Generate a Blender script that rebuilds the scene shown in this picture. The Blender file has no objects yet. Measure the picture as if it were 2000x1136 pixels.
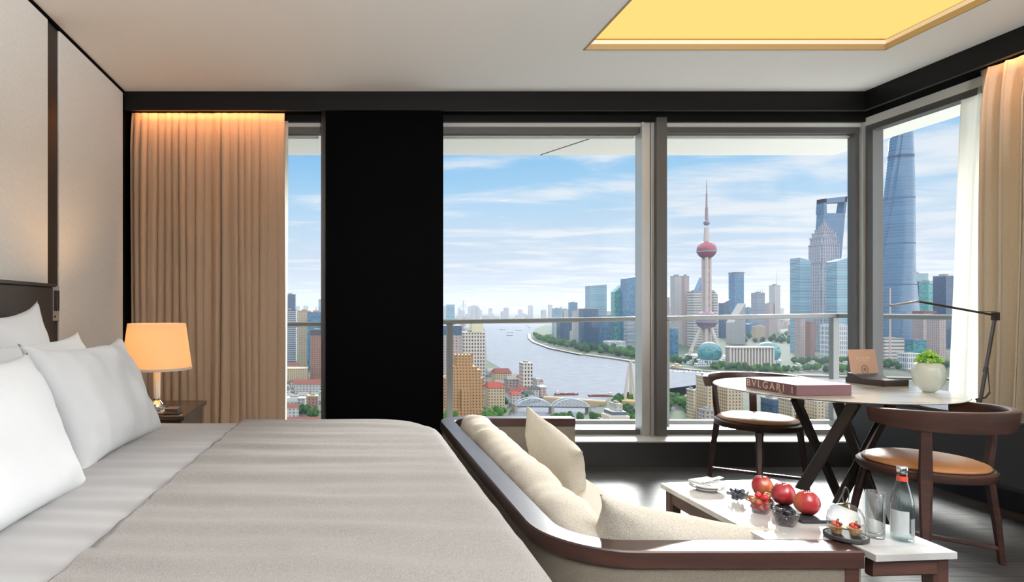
# brightness of the added sky boost, sun, added fill lamps; density of the haze
SKY_HIGH, SUN, DOWN, UP, HAZE = 1.8, 8, 1.0, 820, 1/14000
import bpy, bmesh, math, random
from mathutils import Vector, Matrix, noise
PI = math.pi
sc = bpy.context.scene
C = sc.collection
random.seed(7)

# ------------------------------------------------------------------ camera, sky, sun, exposure
F = 1200.0                       # focal length in pixels of the 2000 px wide frame
EYE = 1.19                       # height of the lens above the room floor
cam = bpy.data.objects.new('camera', bpy.data.cameras.new('camera'))
C.objects.link(cam)
cam.location = (0, 0, EYE)
cam.rotation_euler = (PI/2, 0, 0)
cam.data.sensor_width = 36
cam.data.lens = 36*F/2000
cam.data.shift_x = (1000-670)/2000
cam.data.shift_y = (600-568)/2000
cam.data.clip_start = 0.05
cam.data.clip_end = 60000
sc.camera = cam
sc.view_settings.view_transform = 'Standard'
sc.view_settings.look = 'None'
sc.view_settings.gamma = 1
sc.view_settings.use_curve_mapping = False
sc.view_settings.exposure = 0.0
sc.cycles.use_denoising = True
sc.cycles.max_bounces = 10
sc.cycles.diffuse_bounces = 6
sc.cycles.transparent_max_bounces = 24
sc.cycles.volume_bounces = 0
sc.cycles.caustics_reflective = False
sc.cycles.caustics_refractive = False
sc.cycles.sample_clamp_indirect = 6

def sky():
    w = bpy.data.worlds.new('sky'); sc.world = w; w.use_nodes = True
    nt = w.node_tree; N = nt.nodes; L = nt.links; N.clear()
    def n(t, **k):
        o = N.new(t)
        for a, b in k.items(): setattr(o, a, b)
        return o
    def m(op, a, b=None, c=None):
        o = n('ShaderNodeMath', operation=op)
        for i, v in enumerate((a, b, c)):
            if v is None: continue
            if isinstance(v, (int, float)): o.inputs[i].default_value = v
            else: L.new(v, o.inputs[i])
        return o.outputs[0]
    tc = n('ShaderNodeTexCoord'); sp = n('ShaderNodeSeparateXYZ'); L.new(tc.outputs['Generated'], sp.inputs[0])
    X, Y, Z = sp.outputs
    ramp = n('ShaderNodeValToRGB'); L.new(m('MAXIMUM', Z, 0), ramp.inputs[0])
    cr = ramp.color_ramp
    stops = [(0, (.66, .70, .80)), (.05, (.66, .73, .85)), (.12, (.55, .71, .88)), (.19, (.36, .63, .90)), (.26, (.21, .51, .87)), (1, (.12, .30, .70))]
    cr.elements[0].position, cr.elements[0].color = 0, (*stops[0][1], 1)
    cr.elements[1].position, cr.elements[1].color = 1, (*stops[-1][1], 1)
    for p, c in stops[1:-1]:
        e = cr.elements.new(p); e.color = (*c, 1)
    zz = m('ADD', m('MAXIMUM', Z, 0), .035)
    cb = n('ShaderNodeCombineXYZ')
    L.new(m('DIVIDE', X, zz), cb.inputs[0]); L.new(m('DIVIDE', Y, zz), cb.inputs[1])
    mp = n('ShaderNodeMapping'); L.new(cb.outputs[0], mp.inputs[0])
    mp.inputs['Rotation'].default_value = (0, 0, -.5); mp.inputs['Scale'].default_value = (.8, 1.25, 1); mp.inputs['Location'].default_value = (4.1, 1.3, 0)
    nz = n('ShaderNodeTexNoise'); L.new(mp.outputs[0], nz.inputs['Vector'])
    nz.inputs['Scale'].default_value = 1.0; nz.inputs['Detail'].default_value = 8; nz.inputs['Roughness'].default_value = .58; nz.inputs['Distortion'].default_value = .35
    # more cloud towards +x
    side = m('MULTIPLY', X, .17)
    cl = n('ShaderNodeMapRange'); cl.interpolation_type = 'SMOOTHSTEP'
    L.new(m('ADD', nz.outputs[0], side), cl.inputs[0]); cl.inputs[1].default_value = .485; cl.inputs[2].default_value = .72; cl.inputs[3].default_value = 0; cl.inputs[4].default_value = .88
    mx = n('ShaderNodeMix', data_type='RGBA'); L.new(cl.outputs[0], mx.inputs[0]); L.new(ramp.outputs[0], mx.inputs[6]); mx.inputs[7].default_value = (.88, .89, .94, 1)
    # unseen sky overhead, right and rear brightened to light room and city
    hi = n('ShaderNodeMapRange'); hi.interpolation_type = 'SMOOTHSTEP'; L.new(Z, hi.inputs[0]); hi.inputs[1].default_value = .26; hi.inputs[2].default_value = .5
    rt = n('ShaderNodeMapRange'); rt.interpolation_type = 'SMOOTHSTEP'
    L.new(m('SUBTRACT', m('MULTIPLY', X, .8), Y), rt.inputs[0]); rt.inputs[1].default_value = .25; rt.inputs[2].default_value = .9
    k = m('MAXIMUM', hi.outputs[0], rt.outputs[0])
    mx2 = n('ShaderNodeMix', data_type='RGBA'); L.new(k, mx2.inputs[0]); L.new(mx.outputs[2], mx2.inputs[6]); mx2.inputs[7].default_value = (.92, .95, 1, 1)
    st = m('ADD', m('MULTIPLY', k, SKY_HIGH), 1.0)
    bg = n('ShaderNodeBackground'); L.new(mx2.outputs[2], bg.inputs[0]); L.new(st, bg.inputs[1])
    out = n('ShaderNodeOutputWorld'); L.new(bg.outputs[0], out.inputs[0])
sky()
sun = bpy.data.objects.new('sun', bpy.data.lights.new('sun', 'SUN')); C.objects.link(sun)
sun.data.energy = SUN; sun.data.angle = math.radians(16); sun.data.color = (1, .985, .96)
sun.rotation_euler = Vector((-.46, -.80, -.33)).to_track_quat('-Z', 'Y').to_euler()

# ------------------------------------------------------------------ helpers
def P(px, py, D):                # a point at depth D that the lens sees at photo pixel (px, py)
    return Vector(((px-670)/F*D, D, EYE-(py-600)/F*D))

class MB:
    def __init__(s): s.bm = bmesh.new()
    def xf(s, vs, M):
        if M is not None: bmesh.ops.transform(s.bm, matrix=M, verts=vs)
        return vs
    def box(s, lo, hi, M=None, bev=0, seg=2):
        r = bmesh.ops.create_cube(s.bm, size=1)
        lo, hi = Vector(lo), Vector(hi)
        c, d = (lo+hi)/2, hi-lo
        for v in r['verts']: v.co = Vector((v.co.x*d.x, v.co.y*d.y, v.co.z*d.z))+c
        vs = r['verts']
        if bev:
            es = list({e for v in vs for e in v.link_edges})
            q = bmesh.ops.bevel(s.bm, geom=es+vs, offset=bev, segments=seg, affect='EDGES', profile=.5)
            vs = list({v for f in q['faces'] for v in f.verts} | {v for v in vs if v.is_valid})
            seen = set(vs); st = list(vs)
            while st:
                v = st.pop()
                for e in v.link_edges:
                    o = e.other_vert(v)
                    if o not in seen: seen.add(o); st.append(o)
            vs = list(seen)
        s.xf(vs, M); return s
    def loft(s, rings, close=True, cap0=True, cap1=True):
        vr = [[s.bm.verts.new(p) for p in r] for r in rings]
        for a, b in zip(vr, vr[1:]):
            k = len(a)
            for i in range(k if close else k-1):
                j = (i+1) % k
                try: s.bm.faces.new((a[i], a[j], b[j], b[i]))
                except ValueError: pass
        if close:
            if cap0: s.bm.faces.new(vr[0][::-1])
            if cap1: s.bm.faces.new(vr[-1])
        return s
    def lathe(s, prof, seg=32, at=(0, 0, 0), M=None, cap0=True, cap1=True, sx=1, sy=1):
        at = Vector(at); rings = []
        for r, z in prof:
            rings.append([Vector((math.cos(2*PI*i/seg)*r*sx, math.sin(2*PI*i/seg)*r*sy, z)) for i in range(seg)])
        if M is not None: rings = [[M @ p for p in r] for r in rings]
        return s.loft([[p+at for p in r] for r in rings], True, cap0, cap1)
    def tube(s, pts, r, seg=10, cap=True):
        pts = [Vector(p) for p in pts]; rings = []
        rs = r if isinstance(r, (list, tuple)) else [r]*len(pts)
        up = Vector((0, 0, 1))
        for i, p in enumerate(pts):
            t = (pts[min(i+1, len(pts)-1)]-pts[max(i-1, 0)]).normalized()
            a = t.cross(up)
            if a.length < 1e-3: a = t.cross(Vector((1, 0, 0)))
            a.normalize(); b = a.cross(t)
            if i and a.dot(pa) < 0: a = -a; b = -b
            pa = a
            rings.append([p+rs[i]*(a*math.cos(2*PI*k/seg)+b*math.sin(2*PI*k/seg)) for k in range(seg)])
        return s.loft(rings, True, cap, cap)
    def bar(s, a, b, w0, t0, w1=None, t1=None, wd=(1, 0, 0), n=1):   # tapered rectangular bar, width along wd
        a, b, wd = Vector(a), Vector(b), Vector(wd)
        w1 = w0 if w1 is None else w1; t1 = t0 if t1 is None else t1
        ax = (b-a).normalized(); u = (wd-ax*wd.dot(ax)).normalized(); v = ax.cross(u)
        rings = []
        for i in range(n+1):
            f = i/n; p = a.lerp(b, f); w = (w0+(w1-w0)*f)/2; t = (t0+(t1-t0)*f)/2
            c = min(w, t)*.35
            rings.append([p+u*x+v*y for x, y in ((-w+c, -t), (w-c, -t), (w, -t+c), (w, t-c), (w-c, t), (-w+c, t), (-w, t-c), (-w, -t+c))])
        return s.loft(rings)
    def sweep(s, path, prof, closed=False):  # path: xy points; prof: (offset to the left of travel, z)
        path = [Vector((p[0], p[1], 0)) for p in path]; rings = []
        for i, p in enumerate(path):
            t = (path[min(i+1, len(path)-1)]-path[max(i-1, 0)]).normalized()
            nrm = Vector((-t.y, t.x, 0))
            rings.append([p+nrm*o+Vector((0, 0, z)) for o, z in prof])
        return s.loft(rings)
    def prism(s, poly, z0, z1, M=None):
        a = [Vector((x, y, z0)) for x, y in poly]; b = [Vector((x, y, z1)) for x, y in poly]
        if M is not None: a = [M @ p for p in a]; b = [M @ p for p in b]
        return s.loft([a, b])
    def sphere(s, c, r, sub=2, sc_=(1, 1, 1), M=None):
        q = bmesh.ops.create_icosphere(s.bm, subdivisions=sub, radius=r)
        for v in q['verts']: v.co = Vector((v.co.x*sc_[0], v.co.y*sc_[1], v.co.z*sc_[2]))
        s.xf(q['verts'], M)
        for v in q['verts']: v.co += Vector(c)
        return s
    def build(s, name, mat, parent=None, smooth=False, M=None, label=None, angle=None):
        bmesh.ops.recalc_face_normals(s.bm, faces=s.bm.faces[:])
        me = bpy.data.meshes.new(name); s.bm.to_mesh(me); s.bm.free()
        if M is not None: me.transform(M)
        for m_ in (mat if isinstance(mat, (list, tuple)) else [mat]): me.materials.append(m_)
        if parent is not None and '_w' in WM.get(parent.name, {}):
            me.transform(WM[parent.name]['_w'].inverted())
        if smooth or angle:
            me.shade_smooth()
            if angle: me.set_sharp_from_angle(angle=math.radians(angle))
        o = bpy.data.objects.new(name, me); C.objects.link(o)
        if parent is not None:
            o.parent = parent
            if parent.name in WM: WM[o.name] = WM[parent.name]
        if label: o['label'] = label
        return o
WM = {}
def tag(o, label, cat, group=None, kind=None):
    if label: o['label'] = label
    if cat: o['category'] = cat
    if group: o['group'] = group
    if kind: o['kind'] = kind
    return o
def struct(o): o['kind'] = 'structure'; return o
def thing(name, label, cat, loc=(0, 0, 0), rz=0, group=None, world=True, kind=None):
    o = bpy.data.objects.new(name, None); C.objects.link(o)
    o.location = loc; o.rotation_euler = (0, 0, rz); o.empty_display_size = .1
    if world: WM[o.name] = {'_w': Matrix.Translation(loc) @ Matrix.Rotation(rz, 4, 'Z')}
    return tag(o, label, cat, group, kind)
def copy_tree(o, parent=None):
    c = o.copy(); C.objects.link(c)
    if parent: c.parent = parent
    for ch in list(o.children): copy_tree(ch, c)
    return c

# ------------------------------------------------------------------ materials
def mat(name, col=(.5, .5, .5), rough=.5, metal=0, spec=.5, **k):
    m_ = bpy.data.materials.new(name); m_.use_nodes = True
    b = m_.node_tree.nodes['Principled BSDF']
    b.inputs['Base Color'].default_value = (*col, 1); b.inputs['Roughness'].default_value = rough
    b.inputs['Metallic'].default_value = metal; b.inputs['Specular IOR Level'].default_value = spec
    for a, v in k.items():
        b.inputs[a].default_value = v
    return m_
def bump(m_, scale=50, strength=.2, dist=.002, stretch=(1, 1, 1), detail=3, col2=None, kind='noise', lo=.35, hi=.65, rot=(0, 0, 0), colscale=None):
    nt = m_.node_tree; N, L = nt.nodes, nt.links; b = N['Principled BSDF']
    tc = N.new('ShaderNodeTexCoord'); mp = N.new('ShaderNodeMapping'); L.new(tc.outputs['Object'], mp.inputs[0])
    mp.inputs['Scale'].default_value = stretch; mp.inputs['Rotation'].default_value = rot
    if kind == 'noise':
        t = N.new('ShaderNodeTexNoise'); t.inputs['Scale'].default_value = scale; t.inputs['Detail'].default_value = detail; src = t.outputs[0]
    elif kind == 'wave':
        t = N.new('ShaderNodeTexWave'); t.inputs['Scale'].default_value = scale; t.inputs['Distortion'].default_value = 6; t.inputs['Detail'].default_value = detail; src = t.outputs['Color']
        t.inputs['Detail Scale'].default_value = 1.5
    else:
        t = N.new('ShaderNodeTexVoronoi'); t.inputs['Scale'].default_value = scale; src = t.outputs[0]
    L.new(mp.outputs[0], t.inputs['Vector'])
    if strength:
        bp = N.new('ShaderNodeBump'); bp.inputs['Strength'].default_value = strength; bp.inputs['Distance'].default_value = dist
        L.new(src, bp.inputs['Height']); L.new(bp.outputs[0], b.inputs['Normal'])
    if col2:
        r = N.new('ShaderNodeValToRGB'); L.new(src, r.inputs[0])
        r.color_ramp.elements[0].position = lo; r.color_ramp.elements[1].position = hi
        r.color_ramp.elements[0].color = b.inputs['Base Color'].default_value; r.color_ramp.elements[1].color = (*col2, 1)
        L.new(r.outputs[0], b.inputs['Base Color'])
    return m_
M = {}
M['ceiling'] = bump(mat('ceiling paint', (.88, .85, .80), .9), 300, .05)
M['wallpaper'] = bump(mat('woven wallcovering', (.79, .765, .72), .75), 130, .3, .002, (1, 1, .35), 5, (.86, .835, .79))
M['rearwall'] = mat('fill cutting dark wall', (.05, .045, .04), .6)  # unseen rear walls made dark to cut fill light on camera-facing surfaces
M['wallpaint'] = mat('plain wall paint', (.62, .57, .50), .85)
M['black'] = mat('black lacquer', (.0010, .0010, .0012), .5, spec=.02)
M['darktrim'] = mat('dark stained fascia', (.008, .0075, .007), .4, spec=.18)
M['darkpanel'] = bump(mat('dark grey panelling', (.022, .022, .023), .45), 8, .05, .002, (1, 1, 8))
M['bronze'] = mat('dark bronze metal', (.055, .045, .040), .38, .7)
M['alu'] = mat('anodised aluminium', (.62, .62, .61), .42, .55)
M['aludark'] = mat('dark anodised aluminium', (.12, .115, .11), .4, .4)
M['alulight'] = mat('pale window lining', (.62, .60, .55), .6)
M['soffit'] = bump(mat('cream render', (.92, .89, .80), .9), 30, .05)
M['balcony'] = mat('pale balcony tiles', (.93, .93, .92), .6)
M['steel'] = mat('brushed rail steel', (.24, .235, .225), .42, .6)
M['curtain'] = bump(mat('beige curtain cloth', (.44, .315, .22), .95), 500, .1, .001, (1, 1, .3), 2, (.49, .36, .255))
M['curtain2'] = bump(mat('ivory curtain cloth', (.70, .61, .50), .95), 400, .25, .001, (1, 1, .3), 2, (.78, .70, .59))
M['linen'] = bump(mat('white bed linen', (.70, .72, .75), .8, **{'Sheen Weight': .15}), 7, .38, .012, (1, 1.6, .8), 3)
M['duvet'] = bump(mat('pale grey duvet', (.30, .295, .30), .75, **{'Sheen Weight': .2}), 6, .15, .01, (1, 1, 1), 4)
M['throw'] = bump(mat('grey woven bed throw', (.195, .180, .174), .92), 420, .08, .001, (1, .3, 1), 3, (.255, .238, .230))
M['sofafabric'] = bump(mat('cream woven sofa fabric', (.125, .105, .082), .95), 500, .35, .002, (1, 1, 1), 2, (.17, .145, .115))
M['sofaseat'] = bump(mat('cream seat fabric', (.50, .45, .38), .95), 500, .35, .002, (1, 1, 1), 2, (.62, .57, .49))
M['cushion'] = bump(mat('cream boucle cushion', (.53, .485, .41), .95), 260, .5, .003, (1, 1, 1), 3, (.67, .63, .55))
M['leather'] = bump(mat('tan leather', (.46, .21, .085), .36), 120, .1, .001)
M['marble'] = bump(mat('polished white marble', (.72, .71, .70), .10, spec=.3), 3.0, 0, .002, (1, 2.2, 1), 9, (.36, .35, .34), lo=.50, hi=.72)
M['white'] = mat('white ceramic', (.80, .81, .79), .12)
M['celadon'] = mat('pale celadon glaze', (.60, .65, .58), .12)
M['porcelain'] = mat('white porcelain', (.85, .84, .82), .2)
M['chrome'] = mat('chrome', (.8, .8, .8), .08, 1)
M['slate'] = bump(mat('black slate', (.015, .015, .017), .55), 30, .3)
M['card'] = mat('copper pink card', (.62, .40, .30), .5)
M['gold'] = mat('gold foil', (.95, .78, .55), .4, .2)
M['book'] = mat('burgundy book cloth', (.16, .075, .085), .4)
M['bookgold'] = mat('pale gold print', (.80, .62, .42), .4, .3)
M['pages'] = mat('book pages', (.7, .66, .6), .8)
M['boxblack'] = mat('dark brown box board', (.035, .026, .024), .45)
M['blueberry'] = bump(mat('blueberry skin', (.012, .014, .035), .5), 60, .3)
M['strawberry'] = bump(mat('strawberry skin', (.55, .025, .03), .3), 200, .4, .001, kind='vor')
M['green'] = mat('leaf green', (.10, .28, .03), .6)
M['pastry'] = bump(mat('baked pastry', (.60, .33, .13), .7), 90, .5)
M['water_label'] = mat('pale bottle label', (.62, .68, .70), .5)
M['label_dark'] = mat('grey label block', (.22, .24, .26), .5)
M['red'] = mat('red paper', (.55, .06, .035), .5)
def wood(name, a, b, rough=.4, rot=(0, 0, 0)):
    m_ = mat(name, a, rough)
    return bump(m_, 7, .08, .001, (1, 1, 9), 6, b, lo=.3, hi=.7, rot=rot)
M['walnutZ'] = wood('walnut upright grain', (.055, .021, .015), (.024, .010, .008), rot=(PI/2, 0, 0))
M['walnut'] = wood('walnut', (.065, .026, .018), (.028, .013, .010))
M['walnut2'] = wood('walnut rail', (.044, .018, .013), (.022, .010, .008), .3)
M['nightstand'] = wood('dark nightstand veneer', (.045, .03, .025), (.02, .014, .012), .2)
def floor_mat():
    m_ = mat('dark oak planks', (.06, .06, .06), .42, spec=.4); nt = m_.node_tree; N, L = nt.nodes, nt.links; b = N['Principled BSDF']
    tc = N.new('ShaderNodeTexCoord')
    br = N.new('ShaderNodeTexBrick'); L.new(tc.outputs['Object'], br.inputs[0])
    br.inputs['Color1'].default_value = (.052, .050, .049, 1); br.inputs['Color2'].default_value = (.080, .077, .075, 1); br.inputs['Mortar'].default_value = (.012, .012, .012, 1)
    br.inputs['Scale'].default_value = 1; br.inputs['Mortar Size'].default_value = .003; br.inputs['Brick Width'].default_value = 1.7; br.inputs['Row Height'].default_value = .16
    mp = N.new('ShaderNodeMapping'); L.new(tc.outputs['Object'], mp.inputs[0]); mp.inputs['Scale'].default_value = (1.2, 22, 1)
    nz = N.new('ShaderNodeTexNoise'); L.new(mp.outputs[0], nz.inputs[0]); nz.inputs['Scale'].default_value = 3; nz.inputs['Detail'].default_value = 7
    mx = N.new('ShaderNodeMix'); mx.data_type = 'RGBA'; mx.blend_type = 'MULTIPLY'; mx.inputs[0].default_value = .75
    cr = N.new('ShaderNodeValToRGB'); L.new(nz.outputs[0], cr.inputs[0]); cr.color_ramp.elements[0].position = .3; cr.color_ramp.elements[0].color = (.35, .35, .35, 1); cr.color_ramp.elements[1].position = .68; cr.color_ramp.elements[1].color = (1.3, 1.3, 1.3, 1)
    L.new(br.outputs[0], mx.inputs[6]); L.new(cr.outputs[0], mx.inputs[7]); L.new(mx.outputs[2], b.inputs['Base Color'])
    bp = N.new('ShaderNodeBump'); bp.inputs['Strength'].default_value = .35; bp.inputs['Distance'].default_value = .003; L.new(cr.outputs[0], bp.inputs['Height']); L.new(bp.outputs[0], b.inputs['Normal'])
    return m_
M['floor'] = floor_mat()
def thin_glass(name, tint=(1, 1, 1), refl=.06, rough=0):
    m_ = bpy.data.materials.new(name); m_.use_nodes = True; nt = m_.node_tree; N, L = nt.nodes, nt.links; N.clear()
    t = N.new('ShaderNodeBsdfTransparent'); t.inputs[0].default_value = (*tint, 1)
    g = N.new('ShaderNodeBsdfGlossy'); g.inputs['Roughness'].default_value = rough
    lw = N.new('ShaderNodeLayerWeight'); lw.inputs[0].default_value = .25
    mr = N.new('ShaderNodeMapRange'); L.new(lw.outputs['Facing'], mr.inputs[0]); mr.inputs[1].default_value = 0; mr.inputs[2].default_value = 1; mr.inputs[3].default_value = refl*.35; mr.inputs[4].default_value = refl*8 if refl > .03 else refl
    mx = N.new('ShaderNodeMixShader'); L.new(mr.outputs[0], mx.inputs[0]); L.new(t.outputs[0], mx.inputs[1]); L.new(g.outputs[0], mx.inputs[2])
    o = N.new('ShaderNodeOutputMaterial'); L.new(mx.outputs[0], o.inputs[0]); return m_
M['pane'] = thin_glass('window glass', (.97, .985, .98), .012)
def rim_glass(name, centre, edge, refl):
    m_ = thin_glass(name, (1, 1, 1), refl); nt = m_.node_tree; N, L = nt.nodes, nt.links
    t = [n for n in N if n.type == 'BSDF_TRANSPARENT'][0]; lw = N.new('ShaderNodeLayerWeight'); lw.inputs[0].default_value = .45
    mx = N.new('ShaderNodeMix'); mx.data_type = 'RGBA'; L.new(lw.outputs['Facing'], mx.inputs[0]); mx.inputs[6].default_value = (*centre, 1); mx.inputs[7].default_value = (*edge, 1)
    L.new(mx.outputs[2], t.inputs[0]); return m_
M['clear'] = rim_glass('clear drinking glass', (.95, .96, .96), (.62, .66, .67), .08)
M['crystal'] = mat('crystal', (.95, .97, .97), .02, **{'Transmission Weight': .85})
M['waterglass'] = rim_glass('bottle glass', (.82, .88, .88), (.45, .56, .56), .10)
def translucent(m_, f, col):
    nt = m_.node_tree; N, L = nt.nodes, nt.links; o = [n for n in N if n.type == 'OUTPUT_MATERIAL'][0]; b = N['Principled BSDF']
    t = N.new('ShaderNodeBsdfTranslucent'); t.inputs[0].default_value = (*col, 1); mx = N.new('ShaderNodeMixShader'); mx.inputs[0].default_value = f
    L.new(b.outputs[0], mx.inputs[1]); L.new(t.outputs[0], mx.inputs[2]); L.new(mx.outputs[0], o.inputs[0])
translucent(M['curtain2'], .15, (.75, .68, .56))
def sheer():
    m_ = bpy.data.materials.new('white sheer'); m_.use_nodes = True; nt = m_.node_tree; N, L = nt.nodes, nt.links; N.clear()
    t = N.new('ShaderNodeBsdfTransparent'); d = N.new('ShaderNodeBsdfTranslucent'); d.inputs[0].default_value = (.9, .89, .82, 1)
    e = N.new('ShaderNodeBsdfDiffuse'); e.inputs[0].default_value = (.86, .84, .76, 1)
    a = N.new('ShaderNodeMixShader'); a.inputs[0].default_value = .45; L.new(d.outputs[0], a.inputs[1]); L.new(e.outputs[0], a.inputs[2])
    b = N.new('ShaderNodeMixShader'); b.inputs[0].default_value = .72; L.new(t.outputs[0], b.inputs[1]); L.new(a.outputs[0], b.inputs[2])
    o = N.new('ShaderNodeOutputMaterial'); L.new(b.outputs[0], o.inputs[0]); return m_
M['sheer'] = sheer()
def emit(name, col, s):
    m_ = bpy.data.materials.new(name); m_.use_nodes = True; nt = m_.node_tree; nt.nodes.clear()
    e = nt.nodes.new('ShaderNodeEmission'); e.inputs[0].default_value = (*col, 1); e.inputs[1].default_value = s
    o = nt.nodes.new('ShaderNodeOutputMaterial'); nt.links.new(e.outputs[0], o.inputs[0]); return m_
def shade_mat():
    m_ = bpy.data.materials.new('lamp shade fabric'); m_.use_nodes = True; nt = m_.node_tree; N, L = nt.nodes, nt.links; N.clear()
    t = N.new('ShaderNodeBsdfTranslucent'); t.inputs[0].default_value = (.66, .55, .36, 1)
    d = N.new('ShaderNodeBsdfDiffuse'); d.inputs[0].default_value = (.90, .80, .62, 1)
    a = N.new('ShaderNodeMixShader'); a.inputs[0].default_value = .4; L.new(t.outputs[0], a.inputs[1]); L.new(d.outputs[0], a.inputs[2])
    o = N.new('ShaderNodeOutputMaterial'); L.new(a.outputs[0], o.inputs[0]); return m_
M['shade'] = shade_mat()
def area(name, loc, size, energy, col, rot=(0, 0, 0), parent=None, sizey=None, shape=None, spread=None):
    l = bpy.data.lights.new(name, 'AREA'); l.energy = energy; l.color = col; l.size = size
    l.shape = shape or ('RECTANGLE' if sizey else 'SQUARE')
    if sizey: l.size_y = sizey
    if spread: l.spread = spread
    o = bpy.data.objects.new(name, l); C.objects.link(o); o.rotation_euler = rot
    if parent is not None and parent.name in WM:
        o.parent = parent; o.matrix_local = WM[parent.name]['_w'].inverted() @ (Matrix.Translation(loc) @ o.rotation_euler.to_matrix().to_4x4())
    else: o.location = loc
    return o
# ------------------------------------------------------------------ room shell
XL, YB, ZC = -1.63, 4.58, 2.80           # left wall, inner face of the curb and fascia, ceiling
XR = 3.89                                 # inner face of the right fascia
YR = -2.6                                 # rear wall behind the camera
YG, XG = 4.84, 4.10                       # glass planes
def sbox(name, lo, hi, m_, bev=0):
    return struct(MB().box(lo, hi, bev=bev).build(name, m_))
sbox('floor', (XL-.2, YR-.1, -.12), (XG+.15, YG+.1, 0), M['floor'])
# ceiling with the tray opening
ox0, ox1, oy0, oy1 = 1.50, 3.39, 1.45, 3.84
cb = MB()
for lo, hi in (((XL-.2, YR-.1), (ox0, YG+.2)), ((ox1, YR-.1), (XG+.2, YG+.2)), ((ox0, YR-.1), (ox1, oy0)), ((ox0, oy1), (ox1, YG+.2))):
    cb.box((*lo, ZC), (*hi, ZC+.06))
struct(cb.build('ceiling', M['ceiling']))
# tray recess: sides, and the stretched light diffuser that fills its top
tb = MB(); zt = ZC+.16
tb.box((ox0-.12, oy0-.12, ZC+.06), (ox0-.10, oy1+.12, zt+.1)).box((ox1+.10, oy0-.12, ZC+.06), (ox1+.12, oy1+.12, zt+.1))
tb.box((ox0-.12, oy0-.12, ZC+.06), (ox1+.12, oy0-.10, zt+.1)).box((ox0-.12, oy1+.10, ZC+.06), (ox1+.12, oy1+.12, zt+.1))
tb.box((ox0-.12, oy0-.12, zt+.08), (ox1+.12, oy1+.12, zt+.1))
struct(tb.build('trim_1', mat('tray recess paint', (.78, .60, .30), .8)))
et = MB(); e_ = .012
et.box((ox0, oy0, ZC-.004), (ox0+e_, oy1, ZC+.03)).box((ox1-e_, oy0, ZC-.004), (ox1, oy1, ZC+.03)).box((ox0, oy0, ZC-.004), (ox1, oy0+e_, ZC+.03)).box((ox0, oy1-e_, ZC-.004), (ox1, oy1, ZC+.03))
struct(et.build('trim_2', mat('tray edge bead', (.42, .30, .15), .5)))
tl = thing('ceiling_light', 'glowing amber tray light recessed in the ceiling', 'ceiling light', ((ox0+ox1)/2, (oy0+oy1)/2, ZC+.095))
MB().box((ox0-.06, oy0-.06, ZC+.095), (ox1+.06, oy1+.06, ZC+.11)).build('diffuser', emit('amber diffuser', (1.0, .66, .20), 1.15), tl)
# walls
sbox('wall_rear', (XL-.2, YR-.15, -.12), (XG+.2, YR, ZC+.06), M['rearwall'])
sbox('wall_left', (XL-.2, YR, -.12), (XL-.03, YG+.3, ZC+.06), M['darktrim'])
struct(MB().box((XL-.03, 3.535, 0), (XL, YB-.03, ZC-.02), bev=.004).build('trim_3', M['wallpaper']))
struct(MB().box((XL-.03, .6, 1.2), (XL, 3.395, ZC-.02), bev=.004).build('trim_4', M['wallpaper']))
struct(MB().box((XL-.03, YR, 0), (XL, .56, ZC-.02), bev=.004).build('trim_5', M['wallpaper']))
struct(MB().box((XL-.03, 3.405, 0), (XL-.008, 3.525, ZC-.02)).build('trim_6', M['bronze']))
struct(MB().box((XL-.03, YR, ZC-.018), (XL+.004, YB, ZC)).build('trim_7', M['black']))
# fascias (back and right) and the pelmet recess behind them
sbox('trim_8', (XL, YB, 2.66), (XR, YB+.03, ZC), M['darktrim'])
sbox('trim_9', (XR, YR, 2.66), (XR+.03, YB+.03, ZC), M['darktrim'])
sbox('trim_10', (XL, 4.77, 2.63), (XG-.02, 4.80, ZC), M['darktrim'])        # header above the back glass
sbox('trim_11', (XG-.03, YR, 2.63), (XG, 4.80, ZC), M['darktrim'])       # header above the right glass
# black pillar between the windows, curb under them
sbox('wall_back', (-.13, YB+.03, 0), (.752, YG+.25, ZC), M['black'])
struct(MB().box((-.165, 4.74, 0), (-.135, YG+.02, ZC)).build('trim_12', M['aludark']))
sbox('baseboard_back', (.752, YB, 0), (XG-.1, YG, .185), M['darkpanel'])
struct(MB().box((.752, YB-.008, .185), (XG-.1, YG-.03, .195)).build('trim_13', mat('sill top', (.55, .54, .52), .25)))
sbox('baseboard_back_left', (XL, YG-.10, 0), (-.165, YG, .185), M['darkpanel'])
sbox('baseboard_right', (XG-.18, YR, 0), (XG, YB, .185), M['darkpanel'])
struct(MB().box((XG-.2, YR, .185), (XG-.02, YB, .195)).build('trim_14', M['alulight']))
sbox('wall_right', (XG, YR, 0), (XG+.15, -.3, ZC), M['rearwall'])
# windows: frames and panes
def window(name, xa, xb, frames=True):
    fr = MB()
    y0, y1 = YG-.03, YG+.05
    fr.box((xa, y0, 2.555), (xb, y1, 2.60))
    fr.box((xa, y0, .19), (xb, y1, .235))
    fr.box((xa, y0, .23), (xa+.008, y1, 2.56)).box((xb-.008, y0, .23), (xb, y1, 2.56))
    w = struct(fr.build(name, M['aludark']))
    MB().box((xa, y0-.012, 2.60), (xb, y1, 2.66)).build('lining', M['alulight'], w)
    MB().box((xa+.03, y1-.02, 2.535), (xb-.03, y1+.02, 2.548)).build('gasket', M['alulight'], w)
    MB().box((xa+.02, YG+.008, .22), (xb-.02, YG+.016, 2.57)).build('pane', M['pane'], w)
    return w
sbox('wall_back_left', (XL-.03, YG-.04, .19), (-.95, YG+.1, ZC), M['black'])
window('window_1', -.95, -.165)
window('window_2', .752, 2.34)
window('window_3', 2.50, XG-.04)
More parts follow.
